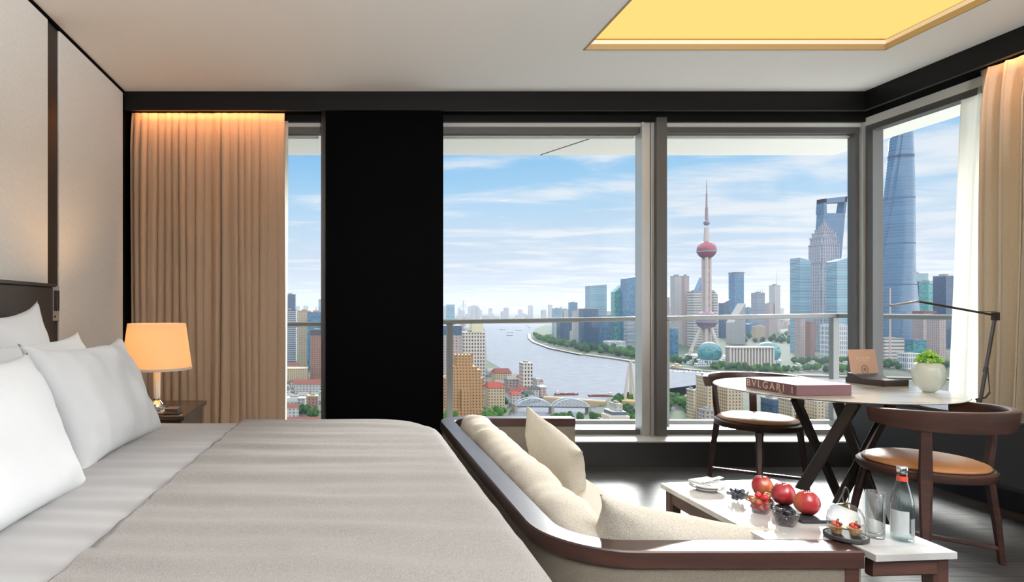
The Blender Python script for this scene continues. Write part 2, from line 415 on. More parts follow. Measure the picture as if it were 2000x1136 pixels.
# centre mullion: an aluminium stile and a dark post, running down over the sill
cm = MB(); cm.box((2.325, YG-.06, .19), (2.345, YG+.05, 2.64)).box((2.352, YG-.045, .19), (2.395, YG+.05, 2.64)).box((2.40, YG-.05, .19), (2.425, YG+.05, 2.64))
w4 = struct(cm.build('trim_15', M['alu']))
struct(MB().box((2.425, YG-.09, .19), (2.505, YG+.05, 2.66)).build('trim_16', M['aludark']))
# corner post
cp = MB(); cp.box((XG-.055, YG-.055, .19), (XG+.06, YG+.06, 2.66))
struct(cp.build('trim_17', M['alu']))
struct(MB().box((XG-.085, YG-.02, .19), (XG-.055, YG+.05, 2.60)).build('trim_18', M['aludark']))
# right window
fr = MB(); x0, x1 = XG-.03, XG+.05
fr.box((x0, -.3, 2.555), (x1, YG-.05, 2.60)).box((x0, -.3, .19), (x1, YG-.05, .235)).box((x0, 4.72, .23), (x1, 4.79, 2.56)).box((x0, -.3, .23), (x1, -.24, 2.56)).box((x0, 2.0, .23), (x1, 2.07, 2.56))
w3 = struct(fr.build('window_4', M['aludark']))
MB().box((x0-.012, -.3, 2.60), (x1, YG-.05, 2.66)).build('lining', M['alulight'], w3)
MB().box((XG+.008, -.28, .22), (XG+.016, YG-.05, 2.57)).build('pane', M['pane'], w3)
# balcony outside
BX, BY = 5.03, 6.30
so = MB().prism([(XL-3, YG+.05), (XG+.05, YG+.05), (XG+.05, YR), (BX, YR), (BX, BY), (XL-3, BY)], 2.75, 3.1)
s_ = struct(so.build('trim_19', M['soffit']))
MB().bar((2.62, 4.9, 2.748), (2.02, 6.28, 2.748), .012, .006).build('joint', M['aludark'], s_)
struct(MB().prism([(XL-3, YG+.05), (XG+.05, YG+.05), (XG+.05, YR), (BX, YR), (BX, BY), (XL-3, BY)], -.35, 0).build('trim_20', M['balcony']))
struct(MB().box((XL-3, YR, ZC+.4), (XG+.5, YG+.2, ZC+.6)).build('trim_21', M['wallpaint']))
rl = thing('balcony_railing', 'grey metal balcony railing with a flat top bar outside the windows', 'railing', (2, 6.15, 0))
za, zb = 1.015, 1.108
rb = MB()
def railpt(x): return za+(zb-za)*(x+.65)/5.7
for a_, b_ in (((-4.4, 6.17), (4.97, 6.17)),):
    rb.bar((a_[0], a_[1], railpt(a_[0])), (b_[0], b_[1], zb), .045, .055, wd=(0, 0, 1))
rb.bar((4.97, 6.19, zb), (4.97, -2.4, zb), .045, .055, wd=(0, 0, 1))
rb.build('top_bar', M['steel'], rl)
bb = MB().box((-4.4, 6.14, .02), (4.97, 6.19, .062)).box((4.95, -2.4, .02), (4.99, 6.19, .062)); bb.build('bottom_bar', M['steel'], rl)
for x in (-2.4, -.19, 1.07, 3.235, 4.93):
    MB().box((x-.028, 6.14, 0), (x+.028, 6.20, railpt(x)-.02)).build('post', M['steel'] if x > -.1 else M['aludark'], rl)
for y in (4.2, 2.2, .2):
    MB().box((4.94, y-.028, 0), (5.0, y+.028, zb-.02)).build('post', M['steel'], rl)
MB().box((-4.4, 6.165, .07), (4.96, 6.175, 1.0)).build('glass_panel', M['pane'], rl)

# ------------------------------------------------------------------ lights: pelmet strips, then added fill lamps
def strip(name, lab, a, b, col, e):
    a, b = Vector(a), Vector(b); t = thing(name, lab, 'strip light', a)
    d = (b-a); L_ = d.length
    m_ = MB()
    if abs(d.x) > abs(d.y): m_.box((a.x, a.y-.012, a.z), (b.x, a.y+.012, a.z+.012))
    else: m_.box((a.x-.012, min(a.y, b.y), a.z), (a.x+.012, max(a.y, b.y), a.z+.012))
    m_.build('channel', M['alu'], t)
    c = (a+b)/2
    rot = (0, 0, 0) if abs(d.x) > abs(d.y) else (0, 0, PI/2)
    area('strip_lamp', (c.x, c.y, c.z-.004), L_, e, col, rot, t, sizey=.02, spread=1.5)
strip('pelmet_light', 'warm strip light hidden in the pelmet above the beige curtain', (-1.55, 4.625, 2.785), (-.35, 4.625, 2.785), (1, .42, .16), 5)
strip('pelmet_light', 'warm strip light hidden in the pelmet above the ivory curtain', (3.93, 2.2, 2.785), (3.93, 3.75, 2.785), (1, .45, .18), 5)
# added fill: unseen recessed downlights, most of them behind the camera
DL = [(-.4, .3), (1.0, .3), (2.4, .5), (-.4, -1.2), (1.2, -1.2), (2.8, -1.2), (.3, 1.9)]
for i, (x, y) in enumerate(DL[:6]):
    d_ = thing('fill_downlight', 'added round fill lamp recessed in the ceiling, out of view', 'fill_downlight', (x, y, ZC), 0, 'added ceiling fill lamps')
    MB().lathe([(.075, ZC-.006), (.075, ZC), (.055, ZC), (.055, ZC-.006)], 24, (x, y, 0), cap0=False, cap1=False).build('bezel', M['white'], d_)
    area('fill_downlight_lamp', (x, y, ZC-.01), .11, DOWN, (.93, .96, 1), (0, 0, 0), d_, shape='DISK')
# an added uplighter behind the camera, there to brighten the ceiling
ul = thing('fill_uplighter', 'added bowl uplighter behind the camera that brightens the ceiling', 'fill lamp', (1.4, -1.3, 0))
MB().lathe([(.15, 0), (.15, .02), (.02, .03), (.012, .06), (.012, 1.70), (.05, 1.72), (.2, 1.82), (.21, 1.83), (.20, 1.83), (.05, 1.735), (0, 1.735)], 32, (1.4, -1.3, 0)).build('stand', M['bronze'], ul)
area('fill_uplighter_lamp', (1.4, -1.3, 1.82), .3, UP, (.93, .96, 1), (PI, 0, 0), ul, shape='DISK')
# ------------------------------------------------------------------ curtains
def curtain_sheet(x0, x1, z0, z1, pleats, amp, yfun=None, seed=1, gather=.25, cols=12, thick=.004, warp=.25, flat=None, lean=0):
    rnd = random.Random(seed); K = pleats*cols; b = MB()
    ph = [rnd.uniform(-.5, .5) for _ in range(pleats+2)]; am = [rnd.uniform(.6, 1.25) for _ in range(pleats+2)]
    zs = [z0+(z1-z0)*t for t in (0, .08, .2, .35, .5, .65, .8, .9, .95, .975, 1)]
    rows = []
    for z in zs:
        t = (z-z0)/(z1-z0); row = []
        for i in range(K+1):
            u = i/K; p = u*pleats; k = int(p); f = p-k
            a0 = am[k]*(1-f)+am[k+1]*f; s0 = ph[k]*(1-f)+ph[k+1]*f
            ff = 1 if flat is None or u < flat else max(.18, 1-(u-flat)/(.12))
            A = ff*amp*a0*(1-(1-gather)*max(0, (t-.9)/.1)**1.5)
            y = A*math.sin(2*PI*(p+s0*.5))+.25*A*math.sin(2*PI*2.3*p+seed)+amp*.3*math.sin(5*t+k)*(1-t)
            xx = x0+(x1-x0)*u+warp*amp*math.cos(2*PI*(p+s0*.5))+.012*math.sin(3*t+p)*(1-t)+lean*(1-t)**.8*max(0, u-.3)*1.4
            row.append(Vector((xx, y, z)))
        rows.append(row)
    return b, rows
def make_curtain(name, part, m_, rows, b, loc, rz, lab, parent=None, thick=.004, smooth=True):
    b.loft(rows, close=False)
    o = b.build(part, m_, parent, smooth=True)
    md = o.modifiers.new('s', 'SOLIDIFY'); md.thickness = thick
    return o
ct = thing('curtain', 'long beige pleated curtain hanging beside the narrow window behind the lamp', 'curtain', (-1.0, 4.69, .01), world=False)
b, rows = curtain_sheet(-.625, .54, .0, 2.66, 19, .042, seed=4, warp=.55, flat=.80)
make_curtain('curtain', 'drape', M['curtain'], rows, b, None, 0, None, ct)
ct2 = thing('sheer_curtain', 'narrow white sheer curtain at the edge of the beige curtain', 'curtain', (-.5, 4.765, .01), world=False)
b, rows = curtain_sheet(-.10, .075, .0, 2.625, 4, .008, seed=9, cols=12)
make_curtain('sheer', 'sheer', M['sheer'], rows, b, None, 0, None, ct2, .001)
ct3 = thing('curtain', 'ivory pleated curtain hanging beside the round table at the right window', 'curtain', (3.985, 3.3, .01), PI/2, world=False)
b, rows = curtain_sheet(-1.1, .54, .0, 2.66, 17, .050, seed=21, warp=.5, lean=.06)
make_curtain('curtain', 'drape', M['curtain2'], rows, b, None, 0, None, ct3)
ct4 = thing('sheer_curtain', 'white sheer curtain glowing at the edge of the ivory curtain', 'curtain', (4.075, 3.62, .01), PI/2, world=False)
b, rows = curtain_sheet(-.6, .42, .0, 2.625, 8, .012, seed=12, lean=.10)
make_curtain('sheer', 'sheer', M['sheer'], rows, b, None, 0, None, ct4, .001)

# ------------------------------------------------------------------ bed
def rrect(x0, x1, y0, y1, rs, n=10):
    pts = []
    for (cx, cy, a0), r in zip(((x1, y1, 0), (x0, y1, 90), (x0, y0, 180), (x1, y0, 270)), rs):
        ccx = cx-r if cx == x1 else cx+r; ccy = cy-r if cy == y1 else cy+r
        for i in range(n+1):
            a = math.radians(a0+90*i/n); pts.append(Vector((ccx+r*math.cos(a), ccy+r*math.sin(a), 0)))
    out = []
    for i, p in enumerate(pts):
        q = pts[(i+1) % len(pts)]; L_ = (q-p).length; k = max(1, int(L_/.04))
        for j in range(k): out.append(p.lerp(q, j/k))
    return out
def light_ripple(x, y):  # cloth shaped in waves to imitate bands of soft window light
    w = .9*noise.noise(Vector((x*1.9, y*1.6, 3)))*1.4+.5*math.sin(x*1.7+.5)
    m_ = .55+.6*noise.noise(Vector((x*1.6+4, y*2.2, 7)))
    a = .0060*math.sin(y*29+w*3.0)*m_+.0030*math.sin(y*57+w*3.1+1.2)*(1-m_*.5)
    a += .005*noise.noise(Vector((x*2.0, y*5.0, 9)))+.002*noise.noise(Vector((x*6, y*12, 2)))
    a *= .45+.55*min(1, max(0, (x+.85)/.5))
    return a
bed = thing('bed', 'wide low bed with a pale grey duvet in front of the dark headboard', 'bed', (-.6, 2.05, 0))
bx0, bx1, by0, by1 = -1.56, .435, 1.03, 3.06
def bedcloth(off, zbot, m_, name, clip=None, parent=bed, wav=.012):
    out = rrect(bx0-off, bx1+off, by0-off, by1+off, (.30, .05, .05, .30)); c = Vector(((bx0+bx1)/2, (by0+by1)/2, 0))
    rings = []
    ztop = .625+off
    for s in [i/90 for i in range(1, 82)]:
        rings.append([c+(p-c)*s for p in out])
    rings = [[Vector((p.x, p.y, ztop+light_ripple(p.x, p.y))) for p in r] for r in rings]
    R = .07
    for k in range(0, 9):
        a = PI/2*k/8
        rg = []
        for p in out:
            d = (p-c); inset = R*(1-math.sin(a)); u = d.normalized()
            q = p-u*inset*1.0
            rg.append(Vector((q.x, q.y, ztop-R*(1-math.cos(a))*1.0+light_ripple(q.x, q.y)*(1-k/8))))
        rings.append(rg)
    for z in (ztop-.13, ztop-.25, zbot+.1, zbot):
        t = (ztop-z)/ztop
        rings.append([Vector((p.x, p.y, z))+(p-c).normalized()*wav*t*math.sin((p.x+p.y)*23+math.sin(p.y*9)) for p in out])
    b = MB(); b.loft(rings, True, True, False)
    if clip is not None:
        g = b.bm.verts[:]+b.bm.edges[:]+b.bm.faces[:]
        bmesh.ops.bisect_plane(b.bm, geom=g, plane_co=(clip, 2.8, 0), plane_no=(-1, .055, 0), clear_outer=True)
    return b.build(name, m_, parent, smooth=True)
MB().box((bx0, by0+.02, .08), (bx1-.03, by1-.02, .30), bev=.01).build('base', M['bronze'], bed)
MB().box((bx0, by0+.03, .28), (bx1-.09, by1-.09, .56), bev=.05, seg=3).build('mattress', M['linen'], bed)
bedcloth(0, .30, M['duvet'], 'duvet', wav=.002)
hb = MB().box((XL+.005, -.2, .1), (XL+.055, 3.34, 1.30), bev=.006); hb.box((XL+.002, -.25, 1.30), (XL+.065, 3.35, 1.318), bev=.003)
hb.build('headboard', mat('dark leather headboard', (.035, .030, .030), .5), bed)
th = bedcloth(.013, .22, M['throw'], 'bed_throw', clip=-.50, parent=None, wav=.01)
tag(th, 'grey woven throw spread across the foot of the bed', 'blanket')
md = th.modifiers.new('s', 'SOLIDIFY'); md.thickness = .006; md.offset = 1

def pillow_mb(w, h, t, seed=0, ear=.03, wr=.012, n=28, piping=False, sag=0):
    b = MB(); rings = {}
    def pt(u, v, s):
        e = 1-min(1, (abs(u)**2.6)); f = 1-min(1, (abs(v)**2.6))
        th_ = t*.5*(max(e, 0)**.42)*(max(f, 0)**.42)
        k = 1-.07*(1-abs(u)**2)*0-.055*(1-v*v)*(abs(u)**3); k2 = 1-.055*(1-u*u)*(abs(v)**3)
        x = u*w/2*k; z = v*h/2*k2
        cr = (abs(u)*abs(v))**6
        x += math.copysign(ear*cr, u); z += math.copysign(ear*cr*.8, v)
        edge = min(1, th_/(t*.5)+.001)
        nn = noise.noise(Vector((x*5+seed, z*5, s*3)))*wr*1.6+noise.noise(Vector((x*14+seed, z*9, s*5)))*wr*.6
        # radiating puckers near the seam
        pk = wr*.7*math.sin(24*u+seed)*max(0, abs(v)-.55)*(1-abs(v))*4+wr*.7*math.sin(19*v+seed)*max(0, abs(u)-.6)*(1-abs(u))*4
        z -= sag*(1-u*u)*max(0, v)
        return Vector((x, s*(th_+(nn+pk)*min(1, edge*1.5)), z))
    g = {}
    for s in (1, -1):
        for i in range(n+1):
            for j in range(n+1):
                u, v = math.sin((i/n-.5)*PI), math.sin((j/n-.5)*PI)
                u = .6*u+.4*(2*i/n-1); v = .6*v+.4*(2*j/n-1)
                border = i in (0, n) or j in (0, n)
                if border and s == -1: g[(s, i, j)] = g[(1, i, j)]; continue
                p = pt(u, v, s)
                if border: p.y = noise.noise(Vector((u*3+seed, v*3, 1)))*wr
                g[(s, i, j)] = b.bm.verts.new(p)
        for i in range(n):
            for j in range(n):
                b.bm.faces.new((g[(s, i, j)], g[(s, i+1, j)], g[(s, i+1, j+1)], g[(s, i, j+1)]))
    return b
def frame(c, across, up):      # matrix: local x along 'across', local z along 'up', local y = out of the face
    x = Vector(across).normalized(); z = Vector(up); z = (z-x*z.dot(x)).normalized(); y = z.cross(x)
    m_ = Matrix((x, y, z)).transposed().to_4x4(); m_.translation = Vector(c); return m_
def pillow(name, lab, cat, w, h, t, c, across, up, m_, group=None, **k):
    fm = frame(c, across, up)
    o = pillow_mb(w, h, t, **k).build(name, m_, smooth=True)
    o.matrix_world = fm
    return tag(o, lab, cat, group)
PW = 'white bed pillows'
pillow('bed_pillow', 'white pillow in front, leaning nearest the bedside lamp', 'pillow', .78, .46, .20, (-1.00, 2.56, .815), (.05, 1, -.02), (-.42, 0, .9), M['linen'], PW, seed=3, wr=.024, ear=.045)
pillow('bed_pillow', 'large white pillow in front at the lower left, nearest the camera', 'pillow', .86, .46, .22, (-.975, 1.60, .81), (.05, 1, 0), (-.42, 0, .9), M['linen'], PW, seed=8, wr=.013)
pillow('bed_pillow', 'white pillow tucked behind, its top edge just above the front pillow near the lamp', 'pillow', .78, .46, .16, (-1.22, 2.58, .83), (.04, 1, .01), (-.36, 0, .93), M['linen'], PW, seed=13, wr=.016)
pillow('bed_pillow', 'white pillow in the middle row at the left edge, behind the nearest pillow', 'pillow', .80, .48, .16, (-1.22, 1.72, .80), (.04, 1, 0), (-.36, 0, .93), M['linen'], PW, seed=17)
pillow('bed_pillow', 'tall square white pillow standing upright against the dark headboard', 'pillow', .64, .58, .16, (-1.44, 2.66, .905), (.02, 1, .02), (-.20, 0, 1), M['linen'], PW, seed=23, ear=.035, sag=.03, wr=.018)

# ------------------------------------------------------------------ bedside
ns = thing('nightstand', 'dark glossy wooden nightstand behind the bed under the lamp', 'nightstand', (-1.24, 3.55, 0))
MB().box((-1.60, 3.34, .575), (-.865, 3.90, .60), bev=.003).build('top', M['nightstand'], ns)
MB().box((-1.58, 3.36, .12), (-.885, 3.88, .573), bev=.004).build('body', M['nightstand'], ns)
dr = MB().box((-1.57, 3.345, .36), (-.895, 3.358, .56), bev=.003).build('drawer', M['nightstand'], ns); MB().box((-1.33, 3.33, .45), (-1.13, 3.344, .462)).build('handle', M['bronze'], dr)
for x in (-1.55, -.92):
    for y in (3.4, 3.84): MB().box((x-.02, y-.02, 0), (x+.02, y+.02, .12)).build('leg', M['bronze'], ns)
lx, ly = -1.045, 3.45
tlm = thing('table_lamp', 'lit table lamp with a tapered amber shade on the nightstand', 'lamp', (lx, ly, .60))
MB().box((lx-.075, ly-.075, .60), (lx+.075, ly+.075, .615), bev=.003).box((lx-.045, ly-.045, .615), (lx+.045, ly+.045, .635), bev=.004).lathe([(.03, .635), (.036, .65), (.02, .67), (.02, .68)], 20, (lx, ly, 0)).build('base', M['chrome'], tlm, angle=30)
MB().lathe([(.017, .68), (.019, .69), (.021, .85), (.019, .86)], 8, (lx, ly, 0)).build('stem', mat('frosted crystal stem', (.85, .85, .83), .08), tlm)
MB().lathe([(.008, .86), (.008, .95), (.014, .955), (.014, 1.0)], 12, (lx, ly, 0)).build('socket', M['chrome'], tlm)
sh = MB().lathe([(.192, .848), (.158, 1.10), (.155, 1.10), (.189, .848)], 64, (lx, ly, 0), cap0=False, cap1=False).build('lamp_shade', M['shade'], tlm, smooth=True)
MB().lathe([(.1935, .845), (.1920, .858), (.188, .858), (.188, .845)], 64, (lx, ly, 0), cap0=False, cap1=False).build('hem', mat('pale shade hem', (.6, .5, .4), .8), sh)
pl = bpy.data.lights.new('bulb', 'POINT'); pl.energy = 19; pl.color = (1, .56, .25); pl.shadow_soft_size = .035
po = bpy.data.objects.new('bulb', pl); C.objects.link(po); po.parent = tlm; po.location = (0, 0, .38)
jb = MB().box((lx+.06, 3.37, .602), (lx+.14, 3.46, .617), bev=.002).box((lx+.065, 3.375, .619), (lx+.135, 3.455, .634), bev=.002)
tag(jb.build('trinket_box', M['boxblack']), 'small black box lying beside the lamp foot', 'box')
rd = thing('reading_light', 'slim metal reading light on the dark wall strip above the pillows', 'wall lamp', (XL, 3.44, 1.2))
MB().box((XL-.008, 3.415, 1.115), (XL+.006, 3.52, 1.31), bev=.002).build('backplate', M['alu'], rd)
MB().box((XL+.006, 3.45, 1.17), (XL+.028, 3.475, 1.285), bev=.003).build('lamp_head', M['bronze'], rd)
MB().lathe([(.006, 0), (.006, .006)], 12, (0, 0, 0), M=Matrix.Translation((XL+.005, 3.46, 1.138)) @ Matrix.Rotation(PI/2, 4, 'Y')).build('switch', M['bronze'], rd)

# ------------------------------------------------------------------ sofa
sofa = thing('sofa', 'cream sofa with a curved walnut top rail standing at the foot of the bed', 'sofa', (.9, 2.4, 0))
def upath(o):     # centreline of the U shaped rail, o = distance inside the outer edge
    x0, y0, y1, r1, r2 = .505+o, 1.487+o, 3.34-o, .20-o*.6, .15-o*.6
    pts = [(1.262, y0)]
    for i in range(13):
        a = math.radians(270-90*i/12); pts.append((x0+r1+r1*math.cos(a), y0+r1+r1*math.sin(a)))
    for i in range(13):
        a = math.radians(180-90*i/12); pts.append((x0+r2+r2*math.cos(a), y1-r2+r2*math.sin(a)))
    pts.append((1.235, y1)); return pts
MB().sweep(upath(.0375), [(-.0375, .558), (.0375, .558), (.0375, .596), (.034, .60), (-.034, .60), (-.0375, .596)]).build('top_rail', M['walnut2'], sofa, angle=35)
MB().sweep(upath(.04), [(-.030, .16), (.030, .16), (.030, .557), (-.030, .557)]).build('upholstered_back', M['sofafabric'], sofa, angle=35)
for y0, y1 in ((1.487, 1.562), (3.265, 3.34)):
    xe = 1.262 if y0 < 2 else 1.235
    MB().bar((xe-.022, (y0+y1)/2, .558), (xe-.022, (y0+y1)/2, 0), .05, .06, .035, .035).build('leg', M['walnutZ'], sofa)
for y in (1.60, 3.2): MB().bar((.60, y, .18), (.60, y, 0), .045, .045, .03, .03).build('leg', M['walnutZ'], sofa)
MB().box((.575, 1.57, .16), (1.12, 3.27, .27), bev=.01).build('seat_frame', M['walnut'], sofa)
MB().box((.58, 1.575, .272), (1.13, 3.262, .41), bev=.035, seg=4).build('seat_cushion', M['sofaseat'], sofa, smooth=True)
# long back cushion
def bolster():
    b = MB(); rings = []; n = 150
    for i in range(n+1):
        t = i/n; y = 3.22-t*1.60
        e = min(1, (1-abs(2*t-1)**14))
        k = max(.15, e**.5)
        top = .655-.035*t+.006*math.sin(t*22)
        zc = (top+.42)/2; hz = (top-.42)/2*k; hx = .088*k
        rg = []
        for j in range(28):
            a = 2*PI*j/28; ca, sa = math.cos(a), math.sin(a)
            x = .675+hx*math.copysign(abs(ca)**.8, ca)-(sa*hz)*.12
            z = zc+hz*math.copysign(abs(sa)**.8, sa)
            d = .010*noise.noise(Vector((y*7+z*9, z*8, j*.05)))+.011*math.sin(y*52+z*30)*noise.noise(Vector((y*3, z*3, 5)))
            rg.append(Vector((x+ca*d, y, z+sa*d)))
        rings.append(rg)
    return b.loft(rings)
tag(bolster().build('back_cushion', M['cushion'], smooth=True), 'long cream back cushion lying along the inside of the sofa rail', 'cushion')
pillow('throw_pillow', 'square cream throw pillow propped at the window end of the sofa', 'cushion', .42, .31, .15, (.965, 2.80, .488), (.20, -1, -.26), (-.22, .12, .95), M['cushion'], 'cream throw pillows', seed=31, wr=.008, ear=.035)
pillow('throw_pillow', 'cream throw pillow slumped against the near walnut rail', 'cushion', .46, .30, .14, (.885, 1.672, .500), (1, .03, -.20), (.0, -.35, 1), M['cushion'], 'cream throw pillows', seed=41, wr=.010, ear=.02)

# ------------------------------------------------------------------ low marble table at the sofa's end
lt = thing('coffee_table', 'low marble topped walnut table joined to the near end of the sofa', 'coffee table', (1.3, 1.8, 0))
poly = [(1.075, 1.566), (1.245, 1.566), (1.268, 1.53), (1.268, 1.487), (1.29, 1.458), (1.475, 1.472), (1.475, 2.10), (1.065, 2.065)]
poly = [(1.075, 1.566), (1.268, 1.566), (1.268, 1.462), (1.478, 1.478), (1.478, 2.11), (1.065, 2.06)]
MB().prism(poly, .585, .601).build('marble_top', M['marble'], lt)
ap = MB(); 
for a_, b_ in (((1.275, 1.49), (1.455, 1.50)), ((1.458, 1.50), (1.458, 2.08)), ((1.46, 2.085), (1.09, 2.04)), ((1.09, 2.04), (1.095, 1.58))):
    ap.bar((*a_, .562), (*b_, .562), .042, .022, wd=(0, 0, 1))
ap.build('apron', M['walnut'], lt)
for x, y in ((1.452, 1.505), (1.452, 2.075), (1.095, 2.035)):
    MB().bar((x, y, .583), (x+(.012 if x > 1.3 else -.008), y, 0), .038, .038, .024, .024).build('leg', M['walnutZ'], lt)
MB().bar((1.095, 1.60, .583), (1.095, 1.60, 0), .036, .036, .024, .024).build('leg', M['walnutZ'], lt)

# ------------------------------------------------------------------ dining table
TX, TY, TR = 2.65, 3.35, .545
dt = thing('round_table', 'round white marble table on crossed dark metal legs by the window', 'table', (TX, TY, 0))
MB().lathe([(0, .725), (TR-.10, .727), (TR-.004, .744), (TR, .747), (TR-.003, .75), (0, .75)], 96, (TX, TY, 0), cap0=False, cap1=False).build('table_top', M['marble'], dt, angle=30)
MB().lathe([(.31, .714), (.31, .724)], 40, (TX, TY, 0)).build('mount', M['bronze'], dt)
cx0, cy0 = TX+.01, TY-.02
for ta, ba in ((199, 40), (-113, 178), (-7, -140), (52, 5)):
    a, b_ = math.radians(ta), math.radians(ba)
    top = Vector((cx0+.30*math.cos(a), cy0+.30*math.sin(a), .715)); bot = Vector((cx0+.29*math.cos(b_), cy0+.29*math.sin(b_), .008))
    mid = (top+bot)/2-Vector((cx0, cy0, 0)); mid.z = 0
    tang = Vector((-mid.y, mid.x, 0)) if mid.length > 1e-3 else Vector((1, 0, 0))
    MB().bar(top, bot, .052, .030, wd=tang).build('leg', M['bronze'], dt)
rg = MB(); pts = [(cx0+.29*math.cos(2*PI*i/48), cy0+.29*math.sin(2*PI*i/48)) for i in range(49)]
rg.sweep(pts, [(-.012, 0), (.012, 0), (.012, .008), (-.012, .008)]).build('foot_ring', M['bronze'], dt)

# ------------------------------------------------------------------ chairs
def chair(lab, cx, cy, back, legs, posts, stretch, spindle=None, h2=96):
    t = thing('dining_chair', lab, 'chair', (cx, cy, 0), 0, 'round seated walnut chairs')
    MB().lathe([(.20, .415), (.238, .418), (.246, .43), (.247, .452), (.238, .460), (.19, .460)], 64, (cx, cy, 0)).build('seat_frame', M['walnut'], t, angle=40)
    MB().lathe([(.10, .458), (.223, .460), (.228, .466), (.222, .474), (.19, .486), (.12, .494), (.0001, .497)], 64, (cx, cy, 0), cap1=False).build('seat', M['leather'], t, smooth=True)
    RT = .285
    def at(a, r, z): return Vector((cx+r*math.cos(math.radians(a)), cy+r*math.sin(math.radians(a)), z))
    for a in legs:
        tan = Vector((-math.sin(math.radians(a)), math.cos(math.radians(a)), 0))
        if a in posts:
            b = MB(); zs = [(0, .317, .028, .022), (.2, .295, .038, .026), (.415, .262, .048, .028), (.46, .262, .048, .026), (.56, .275, .044, .022), (.66, RT-.004, .040, .018)]
        else:
            b = MB(); zs = [(0, .317, .028, .024), (.2, .285, .036, .028), (.415, .235, .044, .032)]
        rings = []
        for z, r, w, th_ in zs:
            c = at(a, r, z); n_ = Vector((math.cos(math.radians(a)), math.sin(math.radians(a)), 0)); c_ = th_*.3
            rings.append([c+tan*x+n_*y for x, y in ((-w/2+c_, -th_/2), (w/2-c_, -th_/2), (w/2, -th_/2+c_), (w/2, th_/2-c_), (w/2-c_, th_/2), (-w/2+c_, th_/2), (-w/2, th_/2-c_), (-w/2, -th_/2+c_))])
        b.loft(rings).build('leg', M['walnutZ'], t, angle=40)
    # curved back rail
    rings = []; n = 56
    for i in range(n+1):
        f = i/n; a = back-h2+2*h2*f; e = abs(2*f-1)
        hh = .092*(1-.30*e**4); th_ = .024*(1-.25*e**3); zt = .742-.012*e**2; r0 = RT+.006
        rr = [(-th_/2, zt-hh), (th_/2-.004, zt-hh), (th_/2+.006, zt-hh*.5), (th_/2+.010, zt-.004), (th_/2+.004, zt), (-th_/2, zt), (-th_/2-.004, zt-.006), (-th_/2-.006, zt-hh*.5)]
        rings.append([at(a, r0+o, z) for o, z in rr])
    MB().loft(rings).build('back_rail', M['walnut'], t, angle=50)
    if spindle is not None:
        b = MB().bar(at(spindle, .24, .45), at(spindle, RT, .66), .042, .02, wd=(-math.sin(math.radians(spindle)), math.cos(math.radians(spindle)), 0)); b.build('back_post', M['walnutZ'], t)
    for a, c in stretch:
        MB().bar(at(a, .308, .075), at(c, .308, .075), .018, .024, wd=(0, 0, 1)).build('stretcher', M['walnutZ'], t)
chair('walnut chair with a round tan seat behind the table, nearer the window', 2.70, 4.0, 58, (118, 238, 358), (118, 358), ((118, 358),), spindle=62, h2=100)
chair('walnut chair with a round tan seat in front of the table, seen from behind', 2.74, 2.90, 288, (110, 228, 350), (228, 350), ((110, 350),), h2=100)

# ------------------------------------------------------------------ floating desk along the right window
dk = thing('wall_desk', 'dark floating desk running along the right window behind the chair', 'desk', (3.65, 3.2, .232))
MB().box((3.50, 1.6, .232), (3.80, 4.27, .580), bev=.004).build('body', M['darkpanel'], dk)
MB().box((3.495, 1.59, .581), (3.81, 4.28, .597), bev=.003).build('top', mat('desk top', (.06, .058, .055), .2), dk)
MB().box((3.494, 1.6, .232), (3.4985, 4.27, .252)).build('edge_strip', M['bronze'], dk)
# ------------------------------------------------------------------ things on the desk and the tables
dl = thing('desk_lamp', 'slim black jointed task lamp standing on the dark desk', 'lamp', (3.66, 3.54, .597))
MB().box((3.55, 3.48, .597), (3.69, 3.60, .609), bev=.003).build('base', M['boxblack'], dl)
arm = mat('lamp arm metal', (.10, .09, .085), .3, .8)
MB().tube([(3.665, 3.54, .609), (3.665, 3.54, .655)], .012).tube([(3.648, 3.54, .66), (3.70, 3.54, .672), (3.725, 3.54, .70)], .006).build('hinge', M['boxblack'], dl, angle=30)
MB().tube([(3.672, 3.54, .655), (3.758, 3.54, 1.145)], .0085).build('pole', arm, dl, angle=30)
MB().tube([(3.725, 3.54, .70), (3.712, 3.54, .88)], .0025).tube([(3.70, 3.54, .815), (3.706, 3.54, .845)], .011).build('spring_rod', M['boxblack'], dl)
MB().box((3.742, 3.53, 1.115), (3.776, 3.55, 1.162), bev=.002).build('joint', M['boxblack'], dl)
MB().tube([(3.755, 3.54, 1.145), (3.305, 3.54, 1.226)], .0065).tube([(3.765, 3.54, 1.165), (3.60, 3.54, 1.168)], .0018).build('arm', arm, dl, angle=30)
MB().bar((3.31, 3.54, 1.226), (3.155, 3.54, 1.20), .022, .010, wd=(0, 1, 0)).build('lamp_head', mat('pale lamp head', (.45, .43, .40), .3, .6), dl)

def text(s, size, mat_, parent, M4, name='lettering', extr=.0006, sp=1.0, align='LEFT'):
    cu = bpy.data.curves.new(name, 'FONT'); cu.body = s; cu.size = size; cu.extrude = extr; cu.space_character = sp; cu.align_x = align
    tmp = bpy.data.objects.new(name, cu); C.objects.link(tmp)
    bpy.context.view_layer.update()
    me = bpy.data.meshes.new_from_object(tmp.evaluated_get(bpy.context.evaluated_depsgraph_get()))
    bpy.data.objects.remove(tmp); me.materials.clear(); me.materials.append(mat_)
    o = bpy.data.objects.new(name, me); C.objects.link(o); o.parent = parent
    me.transform(WM[parent.name]['_w'].inverted() @ M4)
    return o
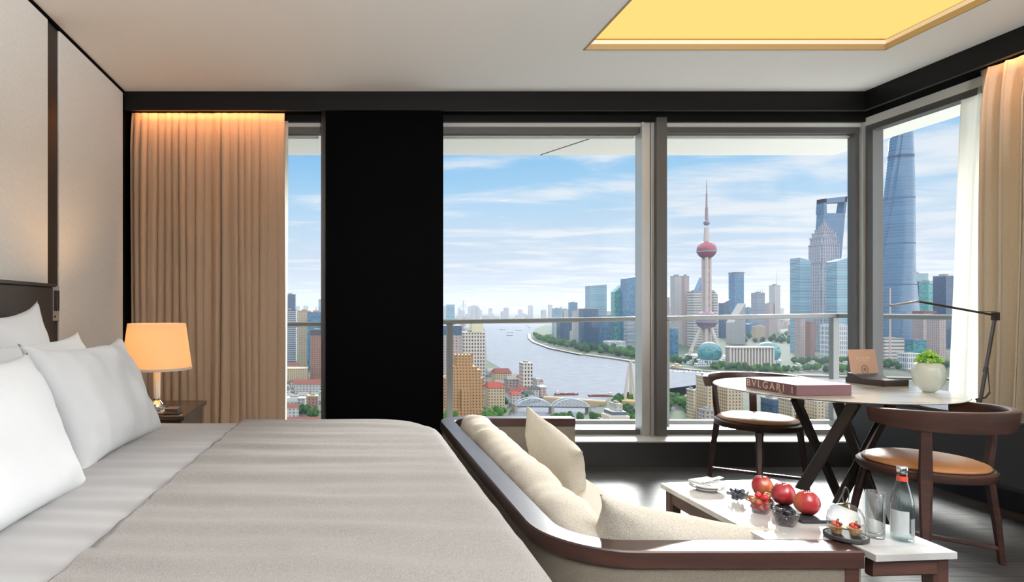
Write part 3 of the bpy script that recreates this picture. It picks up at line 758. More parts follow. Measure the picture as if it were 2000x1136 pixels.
# big book box
bk = thing('book', 'large burgundy slipcase book lying on the left side of the round table', 'book', (2.385, 3.235, .7505), math.radians(4))
Wb = WM[bk.name]['_w']
def loc(lo, hi, bev=.002): return MB().box(lo, hi, M=Wb, bev=bev)
loc((-.146, -.174, 0), (.146, .174, .050)).build('cover', M['book'], bk)
loc((-.143, -.171, .050), (.145, .173, .0535), .001).build('front_board', mat('muted rose board', (.33, .19, .18), .35), bk)
R_ = Matrix(((0, 0, -1, 0), (-1, 0, 0, 0), (0, 1, 0, 0), (0, 0, 0, 1)))   # text x -> -y, text y -> z, facing -x
text('BVLGARI', .053, M['bookgold'], bk, Wb @ Matrix.Translation((-.1468, .166, .0105)) @ R_, sp=1.36)
text('ROMA', .010, M['bookgold'], bk, Wb @ Matrix.Translation((-.1468, -.06, .002)) @ R_)
MB().box((-.1474, -.150, .007), (-.1464, -.146, .043), M=Wb).build('spine_rule', M['bookgold'], bk)
# presentation box with a card
bxp = thing('gift_box', 'open dark box holding an upright copper coloured card beside the vase', 'box', (3.06, 3.525, .7505), math.radians(11))
Wx = WM[bxp.name]['_w']
bt = MB(); w_, d_ = .088, .105
bt.box((-w_, -d_, 0), (w_, d_, .006), M=Wx).box((-w_, -d_, .004), (-w_+.006, d_, .034), M=Wx).box((w_-.006, -d_, .004), (w_, d_, .034), M=Wx).box((-w_, -d_, .004), (w_, -d_+.006, .034), M=Wx).box((-w_, d_-.006, .004), (w_, d_, .034), M=Wx)
bt.build('tray', M['boxblack'], bxp)
MB().box((-w_+.007, -d_+.03, .006), (w_-.007, d_-.007, .030), M=Wx).build('insert', M['boxblack'], bxp)
MB().prism([(.0, .030), (.09, .030), (.09, .058), (.07, .058)], -.095, .095, M=Wx @ Matrix(((0, 0, 1, 0), (1, 0, 0, 0), (0, 1, 0, 0), (0, 0, 0, 1)))).build('card_stand', M['boxblack'], bxp)
Tc = Wx @ Matrix.Translation((-.005, .06, .058)) @ Matrix.Rotation(math.radians(-9), 4, 'X')
cd = MB().box((-.096, -.002, 0), (.096, .002, .137), M=Tc).build('card', M['card'], bxp)
TF = Tc @ Matrix.Translation((0, -.0026, 0)) @ Matrix.Rotation(PI/2, 4, 'X')
text('BVLGARI', .021, M['gold'], cd, TF @ Matrix.Translation((0, .078, 0)), sp=1.25, align='CENTER')
text('HOTEL SHANGHAI', .0075, M['gold'], cd, TF @ Matrix.Translation((0, .066, 0)), sp=1.2, align='CENTER')
MB().lathe([(.026, 0), (.026, .0008), (.020, .0008), (.020, 0)], 32, M=TF @ Matrix.Translation((0, .020, 0)), cap0=False, cap1=False).lathe([(.011, 0), (.011, .0008), (0, .0008)], 20, M=TF @ Matrix.Translation((0, .020, 0)), cap0=False, cap1=False).build('emblem', mat('brown print', (.30, .17, .12), .6), cd)
# vase with succulent
vx, vy = 3.055, 3.205
vs = thing('vase', 'round white glazed vase on the right side of the round table', 'vase', (vx, vy, .7505))
pr = [(.024, .751), (.029, .755), (.045, .772), (.062, .803), (.070, .838), (.068, .868), (.058, .893), (.044, .904), (.040, .904), (.046, .894), (.046, .88)]
MB().lathe(pr, 48, (vx, vy, 0), cap1=False).build('body', M['celadon'], vs, smooth=True)
ang = math.radians(-28)
b = MB(); r1 = []
for i in range(1, 9):
    rr, zz = pr[i] if i < 8 else pr[7]
    r1.append([Vector((vx+(rr+.0015)*math.cos(ang+k*.13/max(.3, rr/.07)), vy+(rr+.0015)*math.sin(ang+k*.13/max(.3, rr/.07)), zz)) for k in (-1, -.33, .33, 1)])
b.loft(r1[:7], close=False).build('glazed_stripe', mat('brown glaze', (.24, .12, .08), .25), vs, smooth=True)
MB().lathe([(0, .890), (.044, .892)], 24, (vx, vy, 0), cap0=False).build('moss', mat('moss', (.10, .16, .03), .9), vs)
def fm3(m_): return m_ @ Matrix.Rotation(PI/2, 4, 'X')
rnd = random.Random(5)
sg = thing('succulent', 'bright green succulent rosettes growing in the white vase', 'plant', (vx, vy, .90))
leafm = [bump(mat('lime succulent leaf', (.30, .55, .07), .5), 20, 0, col2=(.45, .66, .16)), mat('fresh succulent leaf', (.17, .42, .05), .5)]
for q in range(17):
    if q < 9: a, r, cz = 2*PI*q/9, .036, .912
    elif q < 15: a, r, cz = 2*PI*q/6+.4, .024, .934
    else: a, r, cz = q*3.0, .009, .950
    cx_, cy_ = vx+r*math.cos(a), vy+r*math.sin(a); cz += rnd.uniform(-.003, .005)
    b = MB(); out = Vector((math.cos(a)*.6, math.sin(a)*.6, 1)).normalized(); ax = out.cross(Vector((0, 1, .1))).normalized(); ay = out.cross(ax)
    for k in range(14):
        t = k*2.4; el = .2+1.1*(k/14); ln = .019*(1.2-.5*k/14)
        d_ = (ax*math.cos(t)+ay*math.sin(t))*math.cos(el)+out*math.sin(el)
        fm = frame(Vector((cx_, cy_, cz))+d_*ln*.6, d_, out+ax*.01)
        for v in bmesh.ops.create_icosphere(b.bm, subdivisions=2, radius=1)['verts']: v.co = fm @ Vector((v.co.x*ln*.62, v.co.y*ln*.16, v.co.z*ln*.30))
    b.build('rosette', leafm[q % 2], sg, smooth=True)

# plate pair, napkin and fork
ZT = .6015
pt_ = thing('plate', 'two stacked small white plates at the window end of the low table', 'plate', (1.175, 1.985, ZT))
MB().lathe([(.030, 0), (.032, .004), (.050, .010), (.052, .012), (.032, .007), (0, .006)], 40, (1.175, 1.985, ZT), cap1=False).build('lower_plate', M['porcelain'], pt_, smooth=True)
MB().lathe([(.030, .0075), (.032, .0115), (.050, .0175), (.052, .0195), (.032, .0145), (0, .0135)], 40, (1.175, 1.985, ZT), cap1=False).build('upper_plate', M['porcelain'], pt_, smooth=True)
nb = MB(); 
for k, (a_, dz) in enumerate(((.3, 0), (.38, .005))):
    T_ = Matrix.Translation((1.17, 1.99, ZT+.0225+dz)) @ Matrix.Rotation(a_, 4, 'Z'); nb.box((-.044, -.024, 0), (.044, .024, .004), M=T_, bev=.0018)
tag(nb.build('napkin', mat('white napkin', (.80, .80, .80), .9), angle=50), 'folded white napkin lying on the small plates', 'napkin')
fk = MB(); Tf = Matrix.Translation((1.19, 1.975, ZT+.0345)) @ Matrix.Rotation(.55, 4, 'Z')
fk.box((-.055, -.003, 0), (.015, .003, .002), M=Tf).box((.015, -.008, 0), (.028, .008, .002), M=Tf)
for y in (-.0065, -.0025, .0015, .0055): fk.box((.028, y, 0), (.05, y+.0018, .0018), M=Tf)
tag(fk.build('fork', M['chrome']), 'small silver fork lying across the folded napkin', 'fork')

def bowl(lab, x, y, r, rot):
    b = MB(); seg = 48
    prof = [(.55, .002), (.56, .004), (.80, .35), (.97, .80), (1.0, 1.0), (.95, 1.0), (.90, .8), (.72, .38), (.45, .12), (.0, .10)]
    h = .036; rings = []
    for k, z in prof:
        rings.append([Vector((x+k*r*(1+.13*k*math.cos(4*a))*math.cos(a+rot), y+k*r*(1+.13*k*math.cos(4*a))*math.sin(a+rot), ZT+z*h+(.004*math.cos(4*a) if z > .75 else 0))) for a in [2*PI*i/seg for i in range(seg)]])
    b.loft(rings)
    return tag(b.build('glass_bowl', M['clear'], smooth=True), lab, 'bowl', 'glass berry bowls')
def berries(name, lab, grp, x, y, r, n, br, m_, kind, seed):
    rr = random.Random(seed); pl_ = []
    for lay, quota in ((0, .35), (1, .45), (2, .25)):
        k_ = 0; tries = 0
        while k_ < n*quota and tries < 1500:
            tries += 1
            z = ZT+.006+br+lay*br*1.55; R0 = (r*.48, r*.70, r*.55)[lay]
            a = rr.uniform(0, 2*PI); q = R0*math.sqrt(rr.random()); c = Vector((x+q*math.cos(a), y+q*math.sin(a), z+rr.uniform(-.001, .001)))
            if all((c-o).length > br*1.75 for o in pl_): pl_.append(c); k_ += 1
    base = None
    for c in pl_:
        if base is None:
            b = MB()
            if kind == 'blue': b.lathe([(0, -br), (br*.6, -br*.8), (br, 0), (br*.75, br*.65), (br*.35, br*.92), (br*.3, br*.98), (br*.2, br*.75), (0, br*.72)], 14, cap0=False, cap1=False)
            elif kind == 'black':
                for k in range(26):
                    t = k*2.4; zz = 1-2*(k+.5)/26; q = math.sqrt(1-zz*zz); b.sphere((br*.72*q*math.cos(t), br*.72*q*math.sin(t), br*.9*zz), br*.34, 1)
            else: b.lathe([(0, -br*1.25), (br*.45, -br*.85), (br*.85, -.1*br), (br, .4*br), (br*.8, br*.85), (br*.3, br), (0, br*.9)], 18, cap0=False, cap1=False)
            o = b.build(name, m_, smooth=True); base = o
            if kind == 'straw':
                lf = MB()
                for k in range(6):
                    a = k*PI/3; lf.loft([[(0, 0, br*1.02), (0, 0, br*1.03), (0, 0, br*1.04)], [(br*.5*math.cos(a+.3), br*.5*math.sin(a+.3), br*1.15), (br*.5*math.cos(a), br*.5*math.sin(a), br*1.18), (br*.5*math.cos(a-.3), br*.5*math.sin(a-.3), br*1.15)], [(br*.95*math.cos(a), br*.95*math.sin(a), br*.9)]*3], close=False)
                lf.build('leaf_cap', M['green'], o)
            tag(o, lab, 'berry', grp)
        else: o = copy_tree(base)
        o.location = c; o.rotation_euler = (rr.uniform(-1, 1), rr.uniform(-1, 1), rr.uniform(0, 6))
for lab, x, y, r, rot in (('square glass bowl of blueberries beside the small plates', 1.198, 1.868, .033, .2),
                          ('square glass bowl of strawberries in the middle of the bowl row', 1.198, 1.765, .035, .1),
                          ('square glass bowl of dark blackberries, nearest the camera', 1.198, 1.662, .033, .15)): bowl(lab, x, y, r, rot)
berries('blueberry', 'dark blueberry in the glass bowl beside the small plates', 'blueberries', 1.198, 1.868, .033, 28, .0062, M['blueberry'], 'blue', 1)
berries('strawberry', 'small red strawberry in the middle glass bowl', 'strawberries', 1.198, 1.765, .035, 9, .0098, M['strawberry'], 'straw', 2)
berries('blackberry', 'dark blackberry in the glass bowl nearest the camera', 'blackberries', 1.198, 1.662, .033, 20, .0070, mat('blackberry drupelets', (.018, .010, .022), .3), 'black', 3)
sl = MB().box((1.250, 1.672, ZT), (1.342, 1.945, ZT+.009), bev=.002).build('serving_slate', M['slate']); tag(sl, 'black slate board under the three apples', 'board')
am = mat('red apple skin', (.30, .018, .022), .28, **{'Coat Weight': .3})
bump(am, 9, 0, stretch=(1, 1, .5), detail=4, col2=(.60, .22, .06), lo=.52, hi=.74)
for i, (x, y, r, lab) in enumerate(((1.292, 1.893, .0300, 'red apple with a yellow flush, farthest of the three on slate'), (1.296, 1.808, .0312, 'deep red apple in the middle of the three on slate'), (1.300, 1.722, .0325, 'red apple with an orange patch, nearest of the three on slate'))):
    b = MB(); pf = []
    for k in range(25):
        t = PI*k/24; rr_ = r*.97*math.sin(t)*(1+.10*math.cos(t)); zz = -r*1.06*math.cos(t)
        zz -= r*.26*math.exp(-(rr_/(r*.30))**2) if t > PI/2 else -r*.14*math.exp(-(rr_/(r*.25))**2)
        pf.append((max(rr_, 1e-5), zz))
    b.lathe(pf, 36, cap0=False, cap1=False)
    for v in b.bm.verts:
        a = math.atan2(v.co.y, v.co.x); v.co.z += .0016*math.cos(5*a)*(1 if v.co.z < 0 else .8); 
    zb = min(v.co.z for v in b.bm.verts)
    o = b.build('apple', am, smooth=True); tag(o, lab, 'apple', 'apples on the slate')
    MB().tube([(0, 0, r*.62), (.001, 0, r*.85), (.004, .002, r*1.06)], .0012, 6).build('stem', M['walnut'], o)
    o.location = (x, y, ZT+.0095-zb); o.rotation_euler = (0, 0, i*2.1)
# cloche with tarts
gx, gy = 1.283, 1.568
cl = thing('cake_stand', 'round black serving board under the small glass dome', 'board', (gx, gy, ZT))
MB().lathe([(.041, 0), (.047, .003), (.047, .010), (.044, .012), (.042, .010), (0, .010)], 48, (gx, gy, ZT), cap1=False).build('board', M['slate'], cl, angle=30)
dm = thing('glass_cloche', 'small clear glass dome with a twisted wire loop over the tarts', 'cloche', (gx, gy, ZT+.012))
MB().lathe([(.0385, .0125), (.0395, .0125), (.0395, .045), (.037, .062), (.030, .076), (.018, .085), (.001, .088)], 48, (gx, gy, ZT), cap0=False, cap1=False).build('dome', M['clear'], dm, smooth=True)
lp = [Vector((gx+.008*math.sin(2*PI*t)*(1 if t < .5 else 1), gy, ZT+.088+.0415*(1-math.cos(2*PI*t))/2*1.0)) for t in [i/24 for i in range(25)]]
MB().tube(lp, .0013, 8).tube([(gx-.012, gy, ZT+.090), (gx+.012, gy, ZT+.089)], .0018, 8).build('loop_handle', mat('dark wire', (.10, .09, .08), .4, .6), dm)
for i, (dx, dy, lab) in enumerate(((-.017, .009, 'fruit tart on the left under the glass dome'), (.017, -.007, 'fruit tart on the right under the glass dome'))):
    x, y = gx+dx, gy+dy; t_ = thing('fruit_tart', lab, 'tart', (x, y, ZT+.0105), 0, 'tarts under the dome')
    b = MB(); seg = 40; rings = []
    for k, z in ((.6, .0), (.75, .010), (1.0, .018), (.92, .018), (.0001, .015)):
        rings.append([Vector((x+.0165*k*(1+.05*math.cos(12*a))*math.cos(a), y+.0165*k*(1+.05*math.cos(12*a))*math.sin(a), ZT+.0105+z)) for a in [2*PI*q/seg for q in range(seg)]])
    b.loft(rings, cap1=False).build('crust', M['pastry'], t_)
    rr = random.Random(i+4)
    for k in range(9):
        a = k*2.4; q = .0105*math.sqrt((k+.3)/9); c = (x+q*math.cos(a), y+q*math.sin(a), ZT+.0105+.020+.008*(1-k/9))
        m_ = (M['strawberry'], mat('orange red berry', (.70, .10, .03), .3), mat('dark cherry', (.20, .01, .04), .3))[k % 3]
        MB().sphere(c, .0046, 2).build('fruit', m_, t_, smooth=True)
    MB().sphere((x+.004, y, ZT+.044), .004, 1, (1, .4, .8)).build('mint_leaf', M['green'], t_)
# tumbler
ux, uy = 1.362, 1.572
MB_t = MB().lathe([(0, .001), (.0185, .001), (.0192, .004), (.0205, .118), (.0197, .118), (.0180, .012), (0, .010)], 40, (ux, uy, ZT), cap0=False, cap1=False)
tag(MB_t.build('water_glass', M['clear'], smooth=True), 'empty tall clear tumbler standing beside the water bottle', 'glass')
# bottle
wx, wy = 1.416, 1.556
bo = thing('water_bottle', 'clear glass water bottle with a silver cap at the corner of the low table', 'bottle', (wx, wy, ZT))
MB().lathe([(0, .003), (.018, .001), (.0225, .004), (.0232, .012), (.0232, .090), (.0218, .106), (.0160, .130), (.0112, .150), (.0102, .165), (.0102, .172)], 40, (wx, wy, ZT), cap0=False).build('glass_body', M['waterglass'], bo, smooth=True)
MB().lathe([(0, .172), (.0102, .172), (.0115, .174), (.0115, .1835), (.010, .1855), (0, .186)], 32, (wx, wy, ZT), cap0=False, cap1=False).build('cap', M['chrome'], bo, angle=40)
MB().lathe([(.0116, .150), (.0108, .163)], 32, (wx, wy, ZT), cap0=False, cap1=False).build('neck_label', M['red'], bo)
def wrap(z0, z1, a0, a1, r, m_, nm):
    b = MB(); g = [[Vector((wx+r*math.cos(a), wy+r*math.sin(a), ZT+z)) for a in [math.radians(a0+(a1-a0)*i/14) for i in range(15)]] for z in (z0, z1)]
    b.loft(g, close=False).build(nm, m_, bo, smooth=True)
wrap(.020, .078, 160, 262, .0238, M['water_label'], 'front_label')
wrap(.018, .060, 272, 325, .0238, M['label_dark'], 'back_label')
# ------------------------------------------------------------------ the city outside, at its real size
ZG = -133.0                                     # street level
GH = EYE-ZG
def DG(y): return F*GH/(y-600)                 # depth at which the ground meets photo row y
def G(px, y):
    D = DG(y); return ((px-670)/F*D, D)
def zat(y, D): return EYE-(y-600)/F*D
REC = [(1566, 1685, 1747, 1855, 'twisted'), (1500, 1680, 1985, 2060, 'portal'), (1475, 1540, 1895, 1958, 'tiered'), (900, 1006, 1588, 1692, 'tv')]
def cmat(name, col, rough=.6, metal=0, spec=.08, **k): return mat(name, tuple(c*.62 for c in col), rough, metal, spec, **k)
def facade(name, wall, glass, pw, ph, fw=.55, fh=.55, gr=.25, rw=.8, var=.35, base=0):
    wall = tuple(c*.62 for c in wall); glass = tuple(c*.8 for c in glass)
    m_ = mat(name, wall, rw); nt = m_.node_tree; N, L = nt.nodes, nt.links; b = N['Principled BSDF']
    def mt(op, a, c=None):
        o = N.new('ShaderNodeMath'); o.operation = op
        for i, v in enumerate((a, c)):
            if v is None: continue
            if isinstance(v, (int, float)): o.inputs[i].default_value = v
            else: L.new(v, o.inputs[i])
        return o.outputs[0]
    tc = N.new('ShaderNodeTexCoord'); sp = N.new('ShaderNodeSeparateXYZ'); L.new(tc.outputs['Object'], sp.inputs[0])
    sn = N.new('ShaderNodeSeparateXYZ'); L.new(tc.outputs['Normal'], sn.inputs[0])
    isx = mt('GREATER_THAN', mt('ABSOLUTE', sn.outputs[0]), mt('ABSOLUTE', sn.outputs[1]))
    u = mt('ADD', mt('MULTIPLY', isx, sp.outputs[1]), mt('MULTIPLY', mt('SUBTRACT', 1, isx), sp.outputs[0]))
    cu = mt('DIVIDE', mt('ADD', u, 5000), pw); cz = mt('DIVIDE', mt('ADD', sp.outputs[2], 5000), ph)
    w = mt('MULTIPLY', mt('LESS_THAN', mt('FRACT', cu), fw), mt('LESS_THAN', mt('FRACT', cz), fh))
    w = mt('MULTIPLY', w, mt('LESS_THAN', mt('ABSOLUTE', sn.outputs[2]), .6))
    cb = N.new('ShaderNodeCombineXYZ'); L.new(mt('FLOOR', cu), cb.inputs[0]); L.new(mt('FLOOR', cz), cb.inputs[1])
    wn = N.new('ShaderNodeTexWhiteNoise'); L.new(cb.outputs[0], wn.inputs[0])
    g2 = N.new('ShaderNodeMix'); g2.data_type = 'RGBA'; g2.inputs[6].default_value = (*[c*(1-var) for c in glass], 1); g2.inputs[7].default_value = (*[min(1, c*(1+var)) for c in glass], 1); L.new(wn.outputs[0], g2.inputs[0])
    mx = N.new('ShaderNodeMix'); mx.data_type = 'RGBA'; L.new(w, mx.inputs[0]); mx.inputs[6].default_value = (*wall, 1); L.new(g2.outputs[2], mx.inputs[7])
    L.new(mx.outputs[2], b.inputs['Base Color'])
    r = N.new('ShaderNodeMapRange'); L.new(w, r.inputs[0]); r.inputs[3].default_value = rw; r.inputs[4].default_value = gr; L.new(r.outputs[0], b.inputs['Roughness'])
    return m_
FM = {
 'pale': facade('pale concrete tower', (.66, .60, .56), (.22, .26, .32), 5, 4, .5, .5),
 'pink': facade('pinkish stone tower', (.62, .46, .40), (.16, .17, .22), 5, 4.2, .5, .55),
 'brick': facade('red brown brick tower', (.42, .21, .15), (.10, .09, .10), 4.5, 3.8, .45, .5),
 'cream': facade('cream tower with dark windows', (.86, .74, .64), (.07, .07, .09), 4.6, 5.6, .52, .6, .3),
 'tan': facade('tan stone facade', (.70, .54, .36), (.12, .10, .09), 3.8, 3.8, .42, .5),
 'orange': facade('orange brown brick', (.62, .32, .13), (.10, .07, .05), 3.9, 3.7, .42, .48),
 'banded': facade('grey banded facade', (.62, .64, .66), (.07, .10, .16), 60, 4.6, 1.0, .58, .2),
 'glassblue': facade('blue glass curtain wall', (.06, .14, .22), (.03, .16, .30), 4, 4, .86, .82, .06, .4, .55),
 'glassdark': facade('dark blue glass curtain wall', (.035, .075, .12), (.015, .065, .14), 4, 4, .86, .82, .06, .4, .5),
 'glassteal': facade('teal glass curtain wall', (.10, .26, .28), (.04, .27, .32), 5, 4, .86, .78, .06, .4, .6),
 'glassgreen': facade('green glass curtain wall', (.12, .36, .32), (.04, .33, .30), 6, 4.5, .86, .7, .08, .4, .6),
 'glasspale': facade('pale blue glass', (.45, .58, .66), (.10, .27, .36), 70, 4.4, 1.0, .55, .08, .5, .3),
 'glassmid': facade('steel blue glass', (.16, .25, .36), (.08, .19, .33), 5, 4.2, .9, .7, .08, .4, .35),
 'white': facade('white lattice facade', (.86, .84, .84), (.16, .20, .26), 4.6, 12, .55, .78, .25),
 'stripe': facade('beige facade with dark bands', (.78, .68, .56), (.12, .16, .24), 80, 9, 1.0, .38, .2),
 'shtower': facade('silver blue glass skin', (.15, .24, .36), (.07, .17, .30), 400, 9, 1, .62, .12, .3, .15),
 'swfc': facade('deep blue glass skin', (.07, .17, .30), (.05, .15, .28), 400, 8, 1, .7, .10, .3, .1),
 'jinmao': facade('silver grey metal facade', (.50, .47, .50), (.15, .18, .27), 7, 10, .45, .8, .2, .4),
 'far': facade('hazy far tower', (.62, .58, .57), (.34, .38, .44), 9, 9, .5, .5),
}
RF = {'grey': cmat('grey flat roof', (.42, .40, .38), .9), 'dark': cmat('dark roof', (.14, .14, .15), .8), 'red': cmat('red tiled roof', (.46, .10, .07), .8), 'maroon': cmat('maroon tiled roof', (.33, .12, .10), .8), 'white': cmat('white flat roof', (.80, .78, .76), .8), 'teal': cmat('green copper roof', (.16, .38, .32), .7), 'blue': cmat('blue roof', (.03, .18, .50), .5), 'tan': cmat('tan parapet', (.66, .50, .34), .8), 'orange': cmat('orange parapet', (.55, .30, .14), .8)}
def span(px0, px1, D, T):
    w = (px1-px0)*D/F
    if (px0+px1)/2 > 670:
        x1 = (px1-670)*D/F; x0 = min((px0-670)*(D+T)/F, x1-.35*w)
    else:
        x0 = (px0-670)*D/F; x1 = max((px1-670)*(D+T)/F, x0+.35*w)
    return x0, x1
def bld(lab, px0, px1, yt, yb, fm, roof='grey', T=None, cat='building', name='office_tower', plant=True, slope=0, D=None, gable=False, pod=None, crown=None, group=None, zb=None):
    D = D or DG(yb); w = (px1-px0)*D/F; T = T or min(45, max(14, .75*w))
    x0, x1 = span(px0, px1, D, T); zt_ = zat(yt, D)
    for q in REC:
        if q[0] < x1+2 and x0-2 < q[1] and q[2] < D+T+2 and D-2 < q[3]: print('HIT', lab, '|', q[4], [round(v) for v in (x0, x1, D, D+T)], [round(v) for v in q[:4]])
    REC.append((x0, x1, D, D+T, lab))
    t = thing(name, lab, cat, ((x0+x1)/2, D+T/2, ZG), 0, group)
    hp = max(1.5, .015*(zt_-ZG))
    if slope:
        b = MB(); sl_ = slope/F*D
        b.loft([[(x0, D, ZG), (x1, D, ZG), (x1, D+T, ZG), (x0, D+T, ZG)], [(x0, D, zt_+min(0, sl_)), (x1, D, zt_-max(0, sl_)), (x1, D+T, zt_-max(0, sl_)), (x0, D+T, zt_+min(0, sl_))]]).build('body', FM[fm], t)
    elif gable:
        rh = min(T, x1-x0)*.28; zr = zt_-rh
        MB().box((x0, D, ZG), (x1, D+T, zr)).build('body', FM[fm], t)
        MB().loft([[(x0-1, D-1, zr), (x1+1, D-1, zr), (x1+1, D+T+1, zr), (x0-1, D+T+1, zr)], [(x0+2, D+T/2-.3, zt_), (x1-2, D+T/2-.3, zt_), (x1-2, D+T/2+.3, zt_), (x0+2, D+T/2+.3, zt_)]]).build('roof', RF[roof], t)
    else:
        MB().box((x0, D, ZG), (x1, D+T, zt_-hp)).build('body', FM[fm], t)
        MB().box((x0-.4, D-.4, zt_-hp), (x1+.4, D+T+.4, zt_-hp*.3)).build('roof', RF[roof], t)
        if plant:
            MB().box((x0+.3*(x1-x0), D+.3*T, zt_-hp*.3), (x0+.7*(x1-x0), D+.75*T, zt_+hp*1.3)).build('plant_room', RF['grey'], t)
    if crown:
        h_, m_ = crown; MB().box((x0-.3, D-.5, zt_-hp-h_), (x1+.5, D+T, zt_-hp)).build('crown', m_, t)
    if pod:
        MB().box((x0-pod*.5, D-pod, ZG), (x1+pod*.5, D+T*.6, ZG+9)).build('podium', FM['pale'], t)
    return t, x0, x1, D, T, zt_

# land and water
def land(name, pts, z0, z1, m_):
    b = MB(); b.prism(pts, z0, z1); bmesh.ops.triangulate(b.bm, faces=[f for f in b.bm.faces if len(f.verts) > 4]); return struct(b.build(name, m_))
gm = bump(cmat('city ground', (.13, .135, .12), .9), .012, 0, detail=6, col2=(.05, .085, .04), lo=.45, hi=.6)
quay = cmat('quay promenade', (.55, .46, .40), .9)
wm = cmat('river water', (.25, .265, .315), .95, spec=.03)
bump(wm, .05, .35, 1.5, (1, 1, 1), 8, (.185, .195, .23))
r_ = MB().box((-9000, 150, ZG-6), (9000, 14500, ZG-3)).build('river', wm); struct(r_)
NL = [(-9000, 150), (120, 150)]+[G(985, 832), G(998, 800), G(1010, 789), G(1060, 779), G(1069, 770), G(1050, 752), G(1012, 738), G(988, 724), G(950, 702), G(946, 640)]+[(-3000, 6000), (-9000, 6000)]
land('city_ground_west', NL, ZG-5, ZG, gm)
PLd = [(200, 150), (6000, 150), (6000, 900), G(1900, 745), G(1700, 742), G(1500, 742), G(1370, 750), G(1335, 772), G(1290, 783), G(1246, 766), G(1205, 772), G(1182, 781), G(1160, 800), G(1110, 832)]
land('city_ground_park', PLd, ZG-5, ZG, gm)
PU = [G(1036, 652), G(1037, 660), G(1046, 668), G(1080, 680), G(1140, 692), G(1200, 700), G(1250, 708), G(1300, 716), G(1350, 722), G(1420, 727), G(1520, 731), G(1680, 736), G(1960, 742), (9000, 1100), (9000, 9000), G(1200, 631), G(1064, 634), G(1046, 642)]
land('city_ground_east', PU, ZG-5, ZG, gm)
struct(MB().box((-9000, 5250, ZG-4), (9000, 14500, ZG)).build('city_ground_north', gm))
# promenade along the far bank
pb = MB()
sh_ = [Vector((*p, 0)) for p in PU[:13]]
for a_, b_ in zip(sh_, sh_[1:]):
    d = (b_-a_).normalized(); n_ = Vector((-d.y, d.x, 0)); n_ = n_ if n_.y < 0 else -n_
    pb.loft([[a_+Vector((0, 0, ZG-4)), b_+Vector((0, 0, ZG-4)), b_+n_*-12+Vector((0, 0, ZG+.6)), a_+n_*-12+Vector((0, 0, ZG+.6))], [a_+Vector((0, 0, ZG+1)), b_+Vector((0, 0, ZG+1)), b_+n_*-12+Vector((0, 0, ZG+1.2)), a_+n_*-12+Vector((0, 0, ZG+1.2))]])
struct(pb.build('trim_22', quay))
fw_ = MB(); a_, b_ = G(1062, 781), G(1184, 791)
fw_.bar((*a_, ZG+1), (*b_, ZG+1), 10, 8, wd=(0, 0, 1)); tag(fw_.build('river_wall', cmat('tan flood wall', (.66, .50, .32), .9)), 'tan flood wall across the creek mouth behind the bridge', 'wall')
rd_ = MB(); rp = [G(955, 815), G(972, 800), G(990, 780), G(1000, 765)]
rd_.sweep(rp, [(-9, ZG+.2), (9, ZG+.2), (9, ZG+.5), (-9, ZG+.5)]); struct(rd_.build('trim_23', cmat('street asphalt', (.30, .29, .30), .9)))

B = bld
# --- seen through the narrow left window
B('dark blue tower above the grey banded tower, left window', 556, 578, 574, 668, 'glassdark', 'dark')
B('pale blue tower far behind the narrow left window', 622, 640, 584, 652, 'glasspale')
B('grey tower with dark horizontal window bands in the left window', 541, 580, 604, 707, 'banded', 'dark', name='apartment_tower')
B('tan slab tower with a blue glass strip in the left window', 581, 607, 606, 716, 'tan', 'orange', name='apartment_tower')
B('cream and blue glass tower at the right of the left window', 600, 638, 608, 722, 'glassblue', 'orange', name='apartment_tower')
B('red brown brick tower with a dark top in the left window', 606, 632, 643, 742, 'brick', 'dark', crown=(9, RF['dark']), name='apartment_tower')
B('low cream building with arcades below the tan tower', 556, 602, 719, 744, 'tan', 'tan', name='low_building', plant=False)
B('small maroon roofed house beside the cream arcades', 560, 584, 708, 724, 'pale', 'maroon', gable=True, name='house')
B('long pale building under a maroon roof in the left window', 574, 636, 742, 771, 'pale', 'maroon', gable=True, name='low_building', T=22)
B('white two storey building above the trees in the left window', 553, 597, 776, 800, 'pale', 'white', name='low_building', T=14)
B('brown brick building with a balcony beside the white building', 600, 622, 772, 806, 'brick', 'tan', name='low_building', T=14)
B('grey slate roofed house at the left of the left window', 541, 567, 755, 784, 'pale', 'dark', gable=True, name='house', T=16)
B('pink roofed house at the bottom of the left window', 556, 640, 816, 838, 'pink', 'maroon', gable=True, name='house', T=14)
B('small teal roofed building at the right of the left window', 617, 640, 768, 790, 'pale', 'teal', name='house', T=14)
# --- left bank, main window
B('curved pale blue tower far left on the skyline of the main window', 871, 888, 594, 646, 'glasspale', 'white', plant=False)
B('pink tower with a dark blue glass crown behind the railing post', 862, 901, 634, 772, 'pink', 'white', crown=(14, FM['glassdark']), name='hotel_tower')
t, x0, x1, D, T, zt_ = B('tall cream tower with a dark window grid by the river', 899, 948, 648, 762, 'cream', 'white', name='hotel_tower', T=26)
MB().box((x0+.42*(x1-x0), D+3, zt_), (x1-3, D+T-3, zt_+14)).build('penthouse', cmat('pale yellow penthouse', (.86, .76, .52), .8), t)
